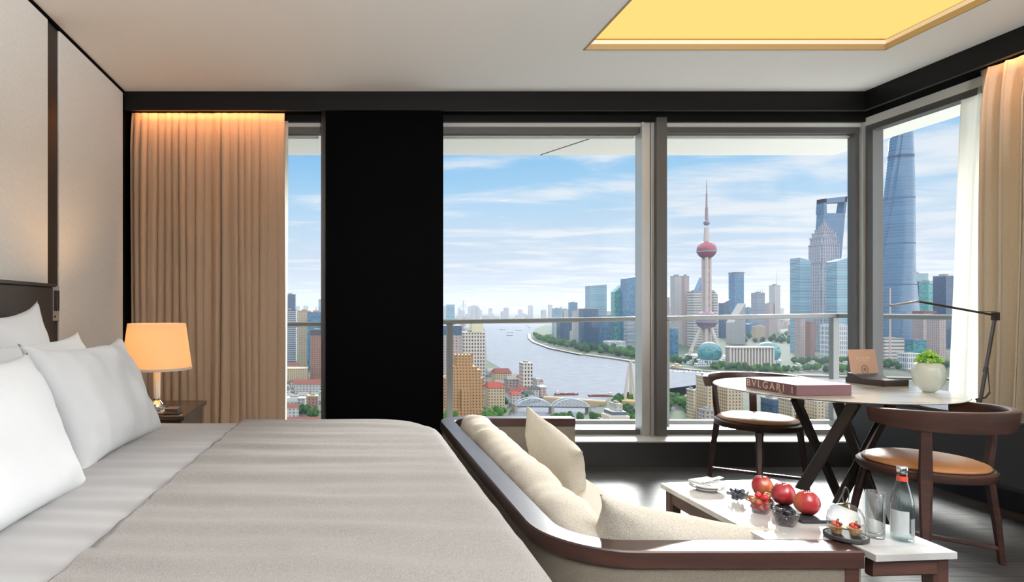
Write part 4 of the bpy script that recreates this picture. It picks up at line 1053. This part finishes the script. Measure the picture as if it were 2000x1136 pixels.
# stepped orange brick apartment block
D = DG(812); x = lambda p: (p-670)*D/F
bm_ = thing('stepped_hotel', 'stepped orange brick hotel block standing at the left of the main window', 'building', (x(905), D+15, ZG))
for nm, a_, b_, yt, y0_, y1_ in (('central_tower', 893, 925, 694, 6, 26), ('shoulder', 886, 933, 716, 3, 27), ('inner_wing', 880, 940, 722, 1.5, 28), ('outer_wing', 868, 944, 738, 0, 30), ('front_bay', 900, 917, 760, -4, 6), ('base_storey', 866, 945, 800, -3, 30)):
    MB().box((x(a_), D+y0_, ZG), (x(b_), D+y1_, zat(yt, D)), bev=.0).build(nm, FM['orange'], bm_)
for a_ in (893, 900, 907, 914, 921):
    MB().box((x(a_), D+5.6, zat(694, D)), (x(a_)+2, D+8, zat(691, D))).build('pinnacle', RF['orange'], bm_)
# low buildings by the confluence
for a in (('long stone building with a bright red roof along the street', 945, 986, 748, 800, 'tan', 'red', 26),
          ('stone consulate building with a maroon roof near the docks', 960, 999, 720, 758, 'tan', 'maroon', 24),
          ('pale dock shed with a grey roof beside the cream tower', 948, 975, 719, 738, 'pale', 'grey', 20),
          ('pinkish low block left of the white tower by the river', 985, 1012, 735, 768, 'pink', 'grey', 20),
          ('white walled church with a deep red roof by the bridge', 993, 1018, 766, 790, 'pale', 'red', 18),
          ('red roofed hall behind the white church', 1008, 1030, 756, 778, 'pale', 'red', 18),
          ('narrow grey roofed warehouse right of the white tower', 1040, 1056, 738, 766, 'pale', 'grey', 22),
          ('pink terminal building at the tip of the left bank', 1048, 1067, 752, 775, 'pink', 'white', 16)):
    B(a[0], a[1], a[2], a[3], a[4], a[5], a[6], T=a[7], gable=True, name='low_building')
B('slim white tower with balconies by the river confluence', 1014, 1040, 708, 772, 'cream', 'white', name='apartment_tower', T=20)
# --- right foreground, below the round table
B('slender tan tower with a white turret among the green trees', 1345, 1359, 760, 826, 'tan', 'white', name='apartment_tower', T=14)
B('tall pinkish apartment slab behind the left chair', 1359, 1398, 735, 828, 'tan', 'tan', name='apartment_tower', T=24)
B('tan apartment block with yellow scaffolding behind the left chair', 1398, 1451, 752, 826, 'tan', 'tan', name='apartment_tower', T=22)
B('low brown block in front of the pinkish apartment slab', 1362, 1400, 800, 834, 'pink', 'grey', name='low_building', T=16)
B('dark glazed building seen between the chair and table leg', 1488, 1520, 778, 830, 'glassdark', 'grey', name='low_building', T=20)
B('tan stone mansion block seen under the round table', 1518, 1566, 776, 826, 'tan', 'tan', name='low_building', T=24, gable=True)
B('second tan mansion block seen between the table legs', 1566, 1612, 780, 828, 'tan', 'grey', name='low_building', T=24)
B('grey dormered building seen at the right under the table', 1612, 1660, 776, 830, 'pale', 'dark', name='low_building', T=24, gable=True)
t, x0, x1, D, T, zt_ = B('pink stepped concrete block among trees right of the bridge', 1190, 1216, 788, 832, 'pale', 'tan', name='low_building', T=18)
for k in range(3): MB().box((x0-6-4*k, D-3-2*k, ZG), (x1+3+3*k, D+T, ZG+17-5*k)).build('terrace', FM['stripe'], t)
# --- east bank, left part
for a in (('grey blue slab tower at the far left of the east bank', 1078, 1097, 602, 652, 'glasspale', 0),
          ('narrow pale tower beside the grey blue slab', 1098, 1110, 603, 652, 'pale', 0),
          ('blue topped tower with a pale flank on the east bank', 1110, 1128, 590, 656, 'glassmid', 0),
          ('dark glass block standing behind the riverside trees', 1087, 1117, 628, 663, 'glassdark', 0),
          ('thin white tower beside the dark glass block', 1117, 1130, 606, 668, 'pale', 0),
          ('tall pale tower with an orange edge on the east bank', 1143, 1185, 555, 664, 'glasspale', -3),
          ('square dark blue glass tower by the river trees', 1130, 1169, 602, 674, 'glassdark', 0),
          ('low blue glass block between two larger glass towers', 1164, 1194, 615, 672, 'glassblue', 0),
          ('green glass tower with a rounded left shoulder', 1193, 1216, 556, 672, 'glassgreen', -14),
          ('large blue glass tower cut by the window mullion', 1212, 1252, 538, 674, 'glassblue', -5),
          ('white banded office block in front of the large blue tower', 1218, 1240, 620, 681, 'banded', 0)):
    B(a[0], a[1], a[2], a[3], a[4], a[5], slope=a[6])
B('long white riverside hall with stepped balconies', 1178, 1222, 666, 684, 'white', 'white', name='low_building', T=40)
# --- east bank, middle window
for a in (('pinkish tower just right of the centre mullion', 1288, 1308, 580, 668, 'pink', 0, None),
          ('tall twin pinkish slab tower left of the television tower', 1309, 1333, 538, 672, 'pale', 0, None),
          ('pinkish slab joined to the right of the twin tower', 1331, 1346, 538, 674, 'pink', 0, None),
          ('small bright blue glass office by the waterfront', 1303, 1325, 640, 698, 'glassblue', 0, None),
          ('slanted blue glass crown behind the striped office', 1353, 1376, 541, 664, 'glassmid', -30, None),
          ('beige office striped with dark bands, left of the television tower', 1342, 1372, 568, 676, 'stripe', 0, None),
          ('beige office striped with dark bands, right of the television tower', 1388, 1402, 566, 677, 'stripe', 10, None),
          ('dark blue stepped tower right of the television tower', 1403, 1425, 585, 660, 'glassdark', -6, None),
          ('tall blue glass tower with a flat cap', 1423, 1453, 533, 655, 'glassblue', 0, None),
          ('pale wedge shaped slab in front of the tall blue tower', 1418, 1456, 592, 672, 'pale', -38, None),
          ('small blue tower right of the pale wedge', 1455, 1468, 600, 650, 'glassmid', 0, None),
          ('silver gridded tower with rooftop masts', 1467, 1494, 571, 652, 'banded', 0, None),
          ('pinkish plain tower right of the gridded tower', 1493, 1511, 592, 650, 'pink', 0, None),
          ('white tower carrying a tall needle', 1502, 1524, 556, 650, 'pale', 0, None),
          ('blue slab behind the sloping glass tower', 1582, 1604, 548, 655, 'glassmid', 0, None),
          ('grey glass slab right of the bright glass tower', 1654, 1669, 560, 652, 'glasspale', 0, None),
          ('small blue tower at the right edge of the middle window', 1667, 1684, 573, 650, 'glassmid', 0, None),
          ('purple brown tower in front of the sloping glass tower', 1552, 1573, 621, 697, 'pink', 0, None),
          ('red brown tower beside the purple brown tower', 1571, 1592, 627, 695, 'brick', 0, None),
          ('blue painted low block right of the white lattice block', 1656, 1674, 652, 690, 'glassblue', 0, None)):
    t, x0, x1, D, T, zt_ = B(a[0], a[1], a[2], a[3], a[4], a[5], slope=a[6])
    if 'needle' in a[0]: MB().tube([((x0+x1)/2, D+5, zt_), ((x0+x1)/2, D+5, zat(525, D))], [2.2, .4], 6).build('needle', RF['white'], t)
    if 'masts' in a[0]:
        for k in (.2, .5, .8): MB().tube([(x0+k*(x1-x0), D+5, zt_), (x0+k*(x1-x0), D+5, zt_+14)], [1.2, .3], 6).build('mast', RF['dark'], t)
    if 'flat cap' in a[0]: MB().box((x0-2, D-2, zt_), (x1+2, D+T+1, zt_+4)).build('cap', RF['dark'], t)
B('white lattice office block above the riverside trees', 1601, 1657, 633, 704, 'white', 'white', T=40)
# glass twin office towers
B('sloping topped glass twin tower, left of the pair', 1543, 1584, 503, 690, 'glasspale', slope=6, T=40)
B('sloping topped glass twin tower with a white sign, right of the pair', 1613, 1656, 503, 694, 'glasspale', slope=-7, T=40)
# television tower
D = 1640.; s = D/F; X = (1380-670)*s
tv = thing('television_tower', 'television tower with pink spheres on slanted columns and a tall antenna', 'tower', (X, D, ZG))
tvm = cmat('pale concrete column', (.70, .60, .56), .7); tvp = facade('pink glass sphere', (.40, .085, .12), (.30, .06, .09), 6, 6, .8, .8, .25, .35, .2)
tvg = cmat('grey band', (.30, .32, .36), .4)
for k in range(3):
    a = PI/2+.5+2*PI*k/3; cx_, cy_ = X+8.2*math.cos(a), D+8.2*math.sin(a)
    MB().lathe([(4.6, ZG), (4.6, zat(496, D))], 16, (cx_, cy_, 0)).build('column', tvm, tv, angle=30)
    c2 = (X+34*math.cos(a), D+34*math.sin(a))
for k in range(3):
    a = -PI/2+.35+2*PI*k/3
    MB().tube([(X+7*math.cos(a), D+7*math.sin(a), zat(628, D)), (X+46*math.cos(a), D+46*math.sin(a), ZG)], 4.4, 12).build('slanted_leg', tvm, tv, angle=30)
    MB().sphere((X+38*math.cos(a), D+38*math.sin(a), ZG+18), 6, 2).build('leg_ball', tvm, tv, smooth=True)
tvq = facade('mauve glass sphere', (.36, .22, .30), (.22, .16, .24), 6, 6, .8, .8, .25, .35, .2)
def ball(y, r, nm, tvp):
    zc = zat(y, D)
    o = MB().sphere((0, 0, 0), r, 4).build(nm, tvp, None, smooth=True)
    o.data.transform(Matrix.Translation((0, 0, zc-ZG))); o.parent = tv
    MB().lathe([(r*.97, zc-r*.30), (r*1.03, zc-r*.26), (r*1.03, zc-r*.16), (r*.99, zc-r*.12)], 40, (X, D, 0), cap0=False, cap1=False).build('ring', tvg, o if False else tv)
ball(488, 23.5, 'upper_sphere', tvp); ball(625, 25.5, 'lower_sphere', tvq); ball(435, 7.5, 'top_sphere', tvq)
MB().lathe([(7.5, zat(474, D)), (6, zat(444, D))], 16, (X, D, 0)).build('upper_shaft', tvm, tv, angle=30)
for y in (520, 535, 550, 565, 580, 595): MB().sphere((X, D-3, zat(y, D)), 5.2, 2).build('small_ball', tvp, tv, smooth=True)
MB().lathe([(4, zat(430, D)), (3.4, zat(405, D)), (2.2, zat(404, D)), (2.0, zat(378, D)), (1.1, zat(377, D)), (.9, zat(362, D)), (.4, zat(352, D))], 10, (X, D, 0)).build('antenna', cmat('antenna', (.42, .30, .32), .6), tv)
MB().lathe([(52, ZG), (50, ZG+7), (30, ZG+9)], 32, (X, D, 0)).build('base_hall', FM['white'], tv)
# twisting supertall
D = 1800.; s = D/F; b = MB(); rings = []
for i in range(49):
    t = i/48; z = ZG+(zat(266, D)-ZG)*t; r = (50*(1-t)**1.05+27*t)+5*(1-t); rot = -.55+2.05*t; rg = []
    cxp = 1750+8*t
    for k in range(48):
        a = 2*PI*k/48; q = 1+.085*math.cos(3*a)
        if abs(((a+.6) % (2*PI))-PI) < .10: q *= .90
        rg.append(Vector(((cxp-670)*s+r*q*math.cos(a+rot), D+r*q*math.sin(a+rot), z+(10*math.sin(a+rot+2.5) if i == 48 else 0))))
    rings.append(rg)
st_ = thing('twisted_skyscraper', 'very tall twisting glass skyscraper seen in the right window', 'skyscraper', (1090*s, D, ZG))
b.loft(rings).build('glass_skin', FM['shtower'], st_, angle=25)
for f_ in (.90, .72, .52, .33, .18):
    i = int(f_*48); c = Vector(((1750+8*f_-670)*s, D, 0)); a_ = [c+(p-c)*1.012 for p in [Vector((p.x, p.y, 0)) for p in rings[i]]]
    hh = 3 if f_ < .89 else 9
    MB().loft([[Vector((p.x, p.y, rings[i][0].z)) for p in a_], [Vector((p.x, p.y, rings[i][0].z+hh)) for p in a_]]).build('service_band', cmat('dark band', (.10, .15, .23), .5), st_)
# opener shaped skyscraper
D = 1990.; s = D/F; wf = thing('portal_skyscraper', 'blue glass skyscraper with a large opening near its top', 'skyscraper', ((1632-670)*s, D, ZG))
xl, xr = (1609-670)*s, (1657-670)*s
def ringat(y, dep, xa, xb, sk=0): z = zat(y, D); return [(xa, D, z), (xb-sk, D, z), (xb, D+dep, z), (xa+sk*.3, D+dep, z)]
MB().loft([ringat(720, 60, xl-6, xr+2, 34), ringat(520, 52, xl-3, xr+1, 26), ringat(416, 34, xl, xr, 10)]).build('tower_body', FM['swfc'], wf)
MB().loft([ringat(416.2, 34, xl, xl+10, 0), ringat(388, 30, xl, xl+9, 0)]).build('left_prong', FM['swfc'], wf)
MB().loft([ringat(416.2, 34, xr-17, xr, 9), ringat(384, 30, xr-9, xr, 3)]).build('right_prong', FM['swfc'], wf)
MB().loft([[(xl, D, zat(396, D)), (xr-4, D, zat(394, D)), (xr, D+30, zat(394, D)), (xl, D+30, zat(396, D))], [(xl, D, zat(388, D)), (xr-4, D, zat(383, D)), (xr, D+30, zat(382, D)), (xl, D+30, zat(387, D))]]).build('top_beam', FM['swfc'], wf)
# pagoda tiered skyscraper
D = 1900.; s = D/F; jm = thing('tiered_skyscraper', 'silver grey pagoda tiered skyscraper in front of the portal skyscraper', 'skyscraper', ((1622-670)*s, D, ZG))
c_ = (1622-670)*s
for w_, y0_, y1_ in ((39, 720, 512), (38, 512, 476), (35, 476, 462), (30, 462, 453), (23, 453, 446), (15, 446, 440), (8, 440, 434)):
    h_ = w_*s/2; z0, z1 = zat(y0_, D), zat(y1_, D); k = h_*.22
    oct_ = [(-h_+k, -h_), (h_-k, -h_), (h_, -h_+k), (h_, h_-k), (h_-k, h_), (-h_+k, h_), (-h_, h_-k), (-h_, -h_+k)]
    MB().prism([(c_+a, D+26+b_) for a, b_ in oct_], z0, z1).prism([(c_+a*1.04, D+26+b_*1.04) for a, b_ in oct_], z1-3, z1).build('tier', FM['jinmao'], jm)
MB().tube([(c_, D+26, zat(434, D)), (c_, D+26, zat(424, D))], [2.5, .4], 6).build('spire', RF['grey'], jm)
# convention centre with its glass globes
D = DG(718); s = D/F; cc = thing('convention_centre', 'colonnaded cream convention hall on the east bank', 'building', ((1468-670)*s, D, ZG))
cw = cmat('cream stone', (.82, .72, .66), .8); z1 = zat(677, D)
MB().box(((1427-670)*s, D+3, ZG), ((1512-670)*s, D+19, z1-2)).build('hall', FM['pink'], cc)
MB().box(((1425-670)*s, D-2, z1-3), ((1514-670)*s, D+21, z1)).build('cornice', cw, cc)
for k in range(15): xx = (1427.5+k*6-670)*s; MB().box((xx-1.6, D, ZG), (xx+1.6, D+3, z1-3)).build('column', cw, cc)
for px, lab in ((1412, 'glass globe hall at the left end of the convention centre'), (1530, 'glass globe hall at the right end of the convention centre')):
    Xc = (px-670)*s; g_ = thing('globe_hall', lab, 'building', (Xc, D+50, ZG), 0, 'globe halls')
    MB().lathe([(26, ZG), (26, ZG+14)], 32, (Xc, D+50, 0)).build('drum', FM['white'], g_, angle=30)
    MB().sphere((Xc, D+50, ZG+30), 25, 3).build('globe', FM['glassteal'], g_, smooth=True)
# --- right window group
for a in (('small teal glass tower at the left of the right window', 1714, 1739, 562, 668, 'glassteal', 0),
          ('steel blue slab with a flat roof in the right window', 1738, 1770, 535, 676, 'glassmid', 0),
          ('wide grey topped office behind the teal towers', 1752, 1813, 533, 662, 'glasspale', 0),
          ('dark teal glass tower beside the steel blue slab', 1767, 1795, 548, 678, 'glassdark', 0),
          ('bright green glass tower with white roof letters', 1792, 1825, 548, 670, 'glassgreen', 0),
          ('dark blue gridded tower at the right edge of the view', 1822, 1866, 537, 680, 'glassdark', 0),
          ('pink hotel slab with a reddish roof in the right window', 1783, 1815, 612, 696, 'pink', 0),
          ('taller pink hotel slab beside the first, right window', 1812, 1848, 616, 703, 'pink', 0)):
    t, x0, x1, D, T, zt_ = B(a[0], a[1], a[2], a[3], a[4], a[5], slope=a[6])
    if 'flat roof' in a[0] or 'roof letters' in a[0]: MB().box((x0+.2*(x1-x0), D-.6, zt_-9), (x0+.85*(x1-x0), D-.2, zt_-5)).build('roof_sign', RF['white'], t)
    if 'reddish' in a[0]: MB().box((x0-1, D-1, zt_), (x1+20, D+T, zt_+7)).build('hood', RF['maroon'], t)
B('tan terraced block along the street in the right window', 1712, 1766, 660, 700, 'stripe', 'tan', T=26, name='low_building')
B('low curved blue glass hall behind the white vase', 1768, 1812, 664, 697, 'glassteal', 'blue', T=24, name='low_building')
B('white framed low office below the blue glass hall', 1752, 1802, 690, 722, 'white', 'white', T=26, name='low_building')
D = 1500.; ch = MB(); ch.tube([((1738.5-670)*D/F, D, ZG), ((1738.5-670)*D/F, D, zat(562, D))], [2.2, 1.6], 10)
tag(ch.build('chimney', cmat('pinkish chimney', (.70, .52, .48), .8)), 'thin pinkish chimney rising in front of the teal tower', 'chimney')
# --- far skyline: repeats
rnd = random.Random(11)
# far blocks: real metres, mesh built per block so that window sizes stay true
def block(name, px, D, w, h, dpt, fm, lab, grp, rz=0):
    X_ = (px-670)/F*D; k_ = 1.25 if rz else 1.03; hw, hd = w/2*k_+w*.1*bool(rz)+2, dpt/2*k_+w*.14*bool(rz)+2
    if any(q[0] < X_+hw and X_-hw < q[1] and q[2] < D+dpt/2+hd and D+dpt/2-hd < q[3] for q in REC): return None
    REC.append((X_-hw, X_+hw, D+dpt/2-hd, D+dpt/2+hd, name))
    o = MB().box((-w/2, -dpt/2, 0), (w/2, dpt/2, h)).box((-w/5, -dpt/4, h), (w/5, dpt/4, h+4)).build(name, FM[fm])
    o.location = ((px-670)/F*D, D+dpt/2, ZG); o.rotation_euler = (0, 0, rz); return tag(o, lab, 'building', grp)
def free(px, y0, y1): return True
for i in range(150):
    px = rnd.choice([rnd.uniform(545, 640), rnd.uniform(868, 1100), rnd.uniform(868, 1100), rnd.uniform(1050, 1260), rnd.uniform(1290, 1700), rnd.uniform(1290, 1700), rnd.uniform(1700, 1870)])
    D = rnd.uniform(5500, 9000); h = rnd.choice([40, 60, 80, 90, 110, 130, 150]) * rnd.uniform(.8, 1.1)
    block('skyline_tower', px, D, rnd.uniform(25, 70), h, 40, 'far', 'pale hazy high rise on the far northern skyline', 'far skyline towers')
for i in range(110):
    px = rnd.choice([rnd.uniform(1075, 1250), rnd.uniform(1290, 1700), rnd.uniform(1440, 1560), rnd.uniform(1440, 1560), rnd.uniform(1700, 1870)])
    D = rnd.uniform(2450, 4900); h = rnd.choice([25, 35, 50, 60, 80, 100]) * rnd.uniform(.8, 1.15)
    block('city_block', px, D, rnd.uniform(25, 60), h, 25, rnd.choice(['pale', 'pale', 'pink', 'glassmid', 'tan', 'far']), 'mid distance city block behind the east bank towers', 'east bank city blocks', rnd.uniform(-.3, .3))
for i in range(45):
    px = rnd.choice([rnd.uniform(535, 640), rnd.uniform(535, 640), rnd.uniform(868, 945)])
    D = rnd.uniform(1700, 4800); h = rnd.choice([15, 20, 30, 45, 60]) * rnd.uniform(.8, 1.15)
    block('city_block', px, D, rnd.uniform(20, 50), h, 22, rnd.choice(['pale', 'pale', 'pink', 'tan']), 'mid distance city block on the near bank behind the hotels', 'near bank city blocks', rnd.uniform(-.4, .4))
for i in range(120):
    px = rnd.uniform(630, 866)
    D = rnd.uniform(850, 4500); h = rnd.choice([12, 18, 25, 40, 60]) * rnd.uniform(.8, 1.15)
    block('city_block', px, D, rnd.uniform(18, 45), h, 20, rnd.choice(['pale', 'pale', 'pink', 'tan', 'brick']), 'town block on the near bank hidden by the black pillar', 'blocks behind the pillar', rnd.uniform(-.4, .4))
# low houses filling the near bank
lows = [(548, 800), (570, 812), (585, 765), (625, 755), (548, 735), (592, 790), (630, 800), (1000, 752), (975, 760), (1030, 782), (958, 745), (1005, 742), (1038, 775), (952, 770), (968, 742), (990, 748), (1010, 764), (1022, 752), (560, 788), (575, 756), (610, 762), (604, 785), (556, 772), (568, 800), (1005, 780), (1046, 760)]
for i, (px, y) in enumerate(lows):
    D = DG(y); w = rnd.uniform(12, 22); h = rnd.uniform(8, 14); zr = h+4; o = MB()
    o.box((-w/2, -6, 0), (w/2, 6, h)); bo_ = o.build('row_house', FM['pale'])
    bo_.location = ((px-670)/F*D, D, ZG); bo_.rotation_euler = (0, 0, rnd.uniform(-.4, .4)); tag(bo_, 'low old town house among the trees near the river', 'house', 'old town houses')
    MB().loft([[(-w/2-.5, -6.5, h), (w/2+.5, -6.5, h), (w/2+.5, 6.5, h), (-w/2-.5, 6.5, h)], [(-w/2+1, -.2, zr), (w/2-1, -.2, zr), (w/2-1, .2, zr), (-w/2+1, .2, zr)]]).build('roof', RF[rnd.choice(['red', 'maroon', 'dark', 'grey'])], bo_)
# riverside low pavilions on the east bank
for i in range(16):
    px = 1300+i*24+rnd.uniform(-6, 6); y = rnd.uniform(712, 722)
    if 1395 < px < 1545: continue
    block('pavilion', px, DG(y), rnd.uniform(14, 30), rnd.uniform(4, 9), 12, rnd.choice(['pale', 'tan', 'white']), 'low pale pavilion on the east bank promenade', 'east bank pavilions')

# trees
def tree_mesh(seed):
    rr = random.Random(seed); b = MB()
    for k in range(7):
        a = rr.uniform(0, 6.28); q = rr.uniform(0, .5) if k else 0
        b.sphere((q*math.cos(a), q*math.sin(a), .62+rr.uniform(-.12, .25)), rr.uniform(.34, .5), 2)
    for v in b.bm.verts:
        n_ = noise.noise(v.co*4+Vector((seed, 0, 0))); v.co += v.co.normalized()*n_*.14
    return b
gcol = [((.035, .10, .03), (.075, .17, .045)), ((.05, .15, .025), (.12, .25, .05)), ((.03, .085, .04), (.06, .13, .05)), ((.14, .26, .03), (.28, .36, .05))]
tmesh = []
for i, (a, b_) in enumerate(gcol):
    m_ = bump(cmat('tree leaves', a, .9), 5, 0, detail=5, col2=tuple(q*.6 for q in b_), lo=.4, hi=.6)
    o = tree_mesh(i+1).build('tree', m_); tmesh.append(o)
tuse = [False]*4; ntree = 0
def tree(px, y, r, lab, grp, k=None):
    global ntree
    k = rnd.choice([0, 0, 1, 2]) if k is None else k
    D = DG(y); X_ = (px-670)/F*D
    if any(q[0]-r*.8 < X_ < q[1]+r*.8 and q[2]-r*.8 < D < q[3]+r*.8 for q in REC) and 'street' not in lab: return
    o = tmesh[k] if not tuse[k] else tmesh[k].copy()
    if tuse[k]: C.objects.link(o)
    tuse[k] = True; ntree += 1
    o.location = ((px-670)/F*D, D, ZG); o.scale = (r, r, r*rnd.uniform(1.1, 1.5)); o.rotation_euler = (0, 0, rnd.uniform(0, 6)); tag(o, lab, 'tree', grp)
def along(pts, n, spread, r, lab, grp, k=None):
    for i in range(n):
        t = (i+rnd.random()*.8)/n*(len(pts)-1); j = min(int(t), len(pts)-2); f = t-j
        px = pts[j][0]+(pts[j+1][0]-pts[j][0])*f; y = pts[j][1]+(pts[j+1][1]-pts[j][1])*f-rnd.uniform(0, spread)
        tree(px, y, r*rnd.uniform(.8, 1.2), lab, grp, k)
along([(1045, 664), (1080, 675), (1140, 687), (1200, 695), (1250, 702)], 66, 7, 13, 'round green tree on the curved east bank below the glass towers', 'trees on the curved east bank')
along([(1290, 708), (1350, 714), (1400, 722), (1480, 727), (1560, 728), (1690, 731)], 62, 6, 9, 'dark green tree in front of the convention hall and pavilions', 'trees on the east promenade', None)
along([(1445, 672), (1500, 668), (1545, 672)], 26, 16, 12, 'green tree in the park behind the convention hall', 'park trees on the east bank')
along([(1550, 712), (1620, 712), (1695, 714)], 20, 5, 10, 'green tree below the white lattice office block', 'trees below the lattice block')
along([(1712, 728), (1780, 722), (1860, 720)], 16, 14, 10, 'green tree seen through the right window', 'trees in the right window')
along([(1240, 822), (1200, 800), (1215, 786), (1250, 784)], 16, 6, 7.5, 'leafy green tree around the monument', 'trees around the monument')
along([(1060, 834), (1110, 826), (1185, 826), (1250, 832)], 18, 5, 7, 'leafy green tree on the near bank right of the bridge', 'trees by the bridge')
along([(1296, 822), (1310, 800), (1340, 800), (1345, 826)], 16, 20, 8, 'dense green tree left of the slender tan tower', 'trees beside the tan tower')
along([(945, 832), (965, 822), (985, 822)], 8, 12, 6.5, 'green tree at the near end of the bridge', 'trees left of the bridge', 1)
along([(958, 812), (975, 810)], 3, 4, 6, 'yellow green tree beside the stepped hotel', 'yellow green trees', 3)
along([(984, 792), (1000, 796), (1035, 788)], 8, 8, 5.5, 'small green tree beside the white church', 'trees by the church', 0)
along([(550, 815), (590, 808), (622, 818)], 14, 6, 6, 'green tree below the white building in the left window', 'trees in the left window', 0)
along([(548, 760), (562, 742), (556, 720)], 7, 10, 7, 'dark tree between old roofs in the left window', 'trees among the roofs', 2)
along([(868, 826), (892, 824)], 5, 8, 6, 'bright green tree at the foot of the stepped hotel', 'trees at the hotel foot', 1)
# truss bridge
A_, B_ = Vector((*G(1003, 801), 0)), Vector((*G(1152, 803), 0))
br = thing('truss_bridge', 'steel bridge with two arched trusses over the creek mouth', 'bridge', (*(((A_+B_)/2).xy), ZG))
d = (B_-A_); L_ = d.length; u = d.normalized(); n_ = Vector((-u.y, u.x, 0)); stl = cmat('bridge steel', (.75, .80, .88), .5)
zd = ZG+6
MB().bar(A_+Vector((0, 0, zd)), B_+Vector((0, 0, zd)), 13, 1.4, wd=n_).build('deck', RF['dark'], br)
for sd in (-6, 6):
    for h in range(2):
        b = MB(); p0 = A_+d*(.02+.49*h)+n_*sd; p1 = A_+d*(.02+.49*(h+.96))+n_*sd; N_ = 10; top = []
        for i in range(N_+1):
            f = i/N_; top.append(p0.lerp(p1, f)+Vector((0, 0, zd+1+9.5*(1-(2*f-1)**2)**.8)))
        b.tube(top, .8, 5)
        for i in range(1, N_):
            bt_ = Vector((top[i].x, top[i].y, zd)); b.tube([bt_, top[i]], .45, 4)
            nx_ = Vector((top[i+1].x, top[i+1].y, zd)) if i < N_-1 else None
            if nx_ is not None: b.tube([top[i], nx_], .25, 4); b.tube([bt_, top[i+1]], .2, 4)
        b.build('truss', stl, br)
for f in (0.02, .5, .98):
    c = A_+d*f; MB().bar((c.x, c.y, ZG-5), (c.x, c.y, zd), 4, 15, wd=u).build('pier', quay, br)
# monument of three tapered shafts
c = Vector((*G(1231, 785), 0)); D = c.y
mo = thing('monument', 'pale memorial of three tapering leaning shafts by the river', 'monument', (c.x, c.y, ZG))
zt_ = zat(702, D)
for k in range(3):
    a = -PI/2+.5+2*PI*k/3; o_ = Vector((math.cos(a), math.sin(a), 0))
    MB().bar(c+o_*8.5+Vector((0, 0, ZG)), c+o_*1.7+Vector((0, 0, zt_-(0, 2, 4)[k])), 5.2, 4.2, 2.0, 1.7, wd=(-o_.y, o_.x, 0)).build('shaft', cmat('pale granite', (.80, .70, .64), .8), mo)
MB().lathe([(22, ZG), (22, ZG+4), (20, ZG+5)], 32, c).build('round_base', cmat('ochre base', (.66, .48, .24), .8), mo)
# faint cable stayed bridge far upriver
cbm = cmat('pale bridge paint', (.75, .72, .70), .7); D = 7600.; s = D/F; X_ = (905-670)*s
cbt = thing('cable_bridge', 'faint cable stayed bridge on the hazy skyline left of the river', 'bridge', (X_, D, ZG))
MB().bar((X_-14, D, ZG), (X_, D, zat(586, D)), 9, 9).bar((X_+14, D, ZG), (X_, D, zat(586, D)), 9, 9).build('pylon', cbm, cbt)
MB().box((X_-170, D-8, ZG+38), (X_+170, D+8, ZG+43)).build('deck', cbm, cbt)
cb_ = MB()
for k in range(1, 8):
    for sg_ in (-1, 1): cb_.tube([(X_, D, zat(588, D)-k*3), (X_+sg_*k*22, D, ZG+43)], 1.0, 4)
cb_.build('stay_cables', cbm, cbt)
# boats
def boat(lab, px, y, L_, rz, hull, house=True, grp=None, scale=1):
    D = F*(GH+3)/(y-600); t = thing('barge' if L_ > 35 else 'boat', lab, 'boat', ((px-670)/F*D, D, ZG-3), rz, grp, world=False)
    w = L_*.16
    MB().loft([[(-L_/2, -w/2, 0), (L_*.38, -w/2, 0), (L_/2-1, 0, 0), (L_*.38, w/2, 0), (-L_/2, w/2, 0)], [(-L_/2, -w/2, L_*.06), (L_*.38, -w/2, L_*.06), (L_/2, 0, L_*.09), (L_*.38, w/2, L_*.06), (-L_/2, w/2, L_*.06)]]).build('hull', hull, t)
    if house: MB().box((-L_*.46, -w*.35, L_*.06), (-L_*.34, w*.35, L_*.17)).build('wheelhouse', RF['white'], t)
    if L_ > 35:
        for k in range(5): MB().box((-L_*.28+k*L_*.13, -w*.38, L_*.055), (-L_*.19+k*L_*.13, w*.38, L_*.085)).build('hold', RF['maroon'], t)
hr = cmat('rust red hull', (.34, .10, .07), .7); hd = cmat('dark hull', (.10, .11, .13), .6); hw = cmat('white hull', (.85, .85, .85), .5)
boat('rust red barge near the creek mouth, left of the pair', 1115, 771, 20, 0, hr)
boat('long rust red barge with a white wheelhouse, middle of the river', 1117, 768, 0.1, 0, hr, False) if False else None
boat('long rust red barge with its white wheelhouse at the left', 1107, 771, 38, .02, hr)
boat('long rust red barge with its white wheelhouse at the right', 1172, 774, 38, PI-.02, hr)
for i, (px, y) in enumerate(((981, 644), (1013, 645), (997, 650), (996, 655), (1030, 636), (1034, 640))):
    boat(('distant grey boat nearest the cream tower', 'distant grey boat in mid river', 'distant grey boat above its neighbour', 'distant dark boat, lowest on the river', 'tiny boat at the far bend, upper one', 'tiny boat at the far bend, lower one')[i], px, y, 34, -.6+i*.3, hd)
boat('pale ferry beside the cream tower', 951, 663, 34, .3, hw)
for i in range(9): boat('white tour boat moored on the east bank', 1312+i*11, 724+i*.6+(i % 2)*1.5, 22, .1, hw, True, 'moored white tour boats')
# ------------------------------------------------------------------ haze over the river and the city
hz = MB().box((-9000, 300, ZG-2), (9000, 13900, 260)).build('haze', mat('haze', (1, 1, 1)))
nt = hz.data.materials[0].node_tree; nt.nodes.clear(); vs_ = nt.nodes.new('ShaderNodeVolumeScatter'); vs_.inputs['Color'].default_value = (.34, .39, .52, 1); vs_.inputs['Density'].default_value = HAZE; vs_.inputs['Anisotropy'].default_value = .1
o_ = nt.nodes.new('ShaderNodeOutputMaterial'); nt.links.new(vs_.outputs[0], o_.inputs['Volume'])
tag(hz, 'thin pale haze lying over the river and the far city', 'haze', kind='stuff')
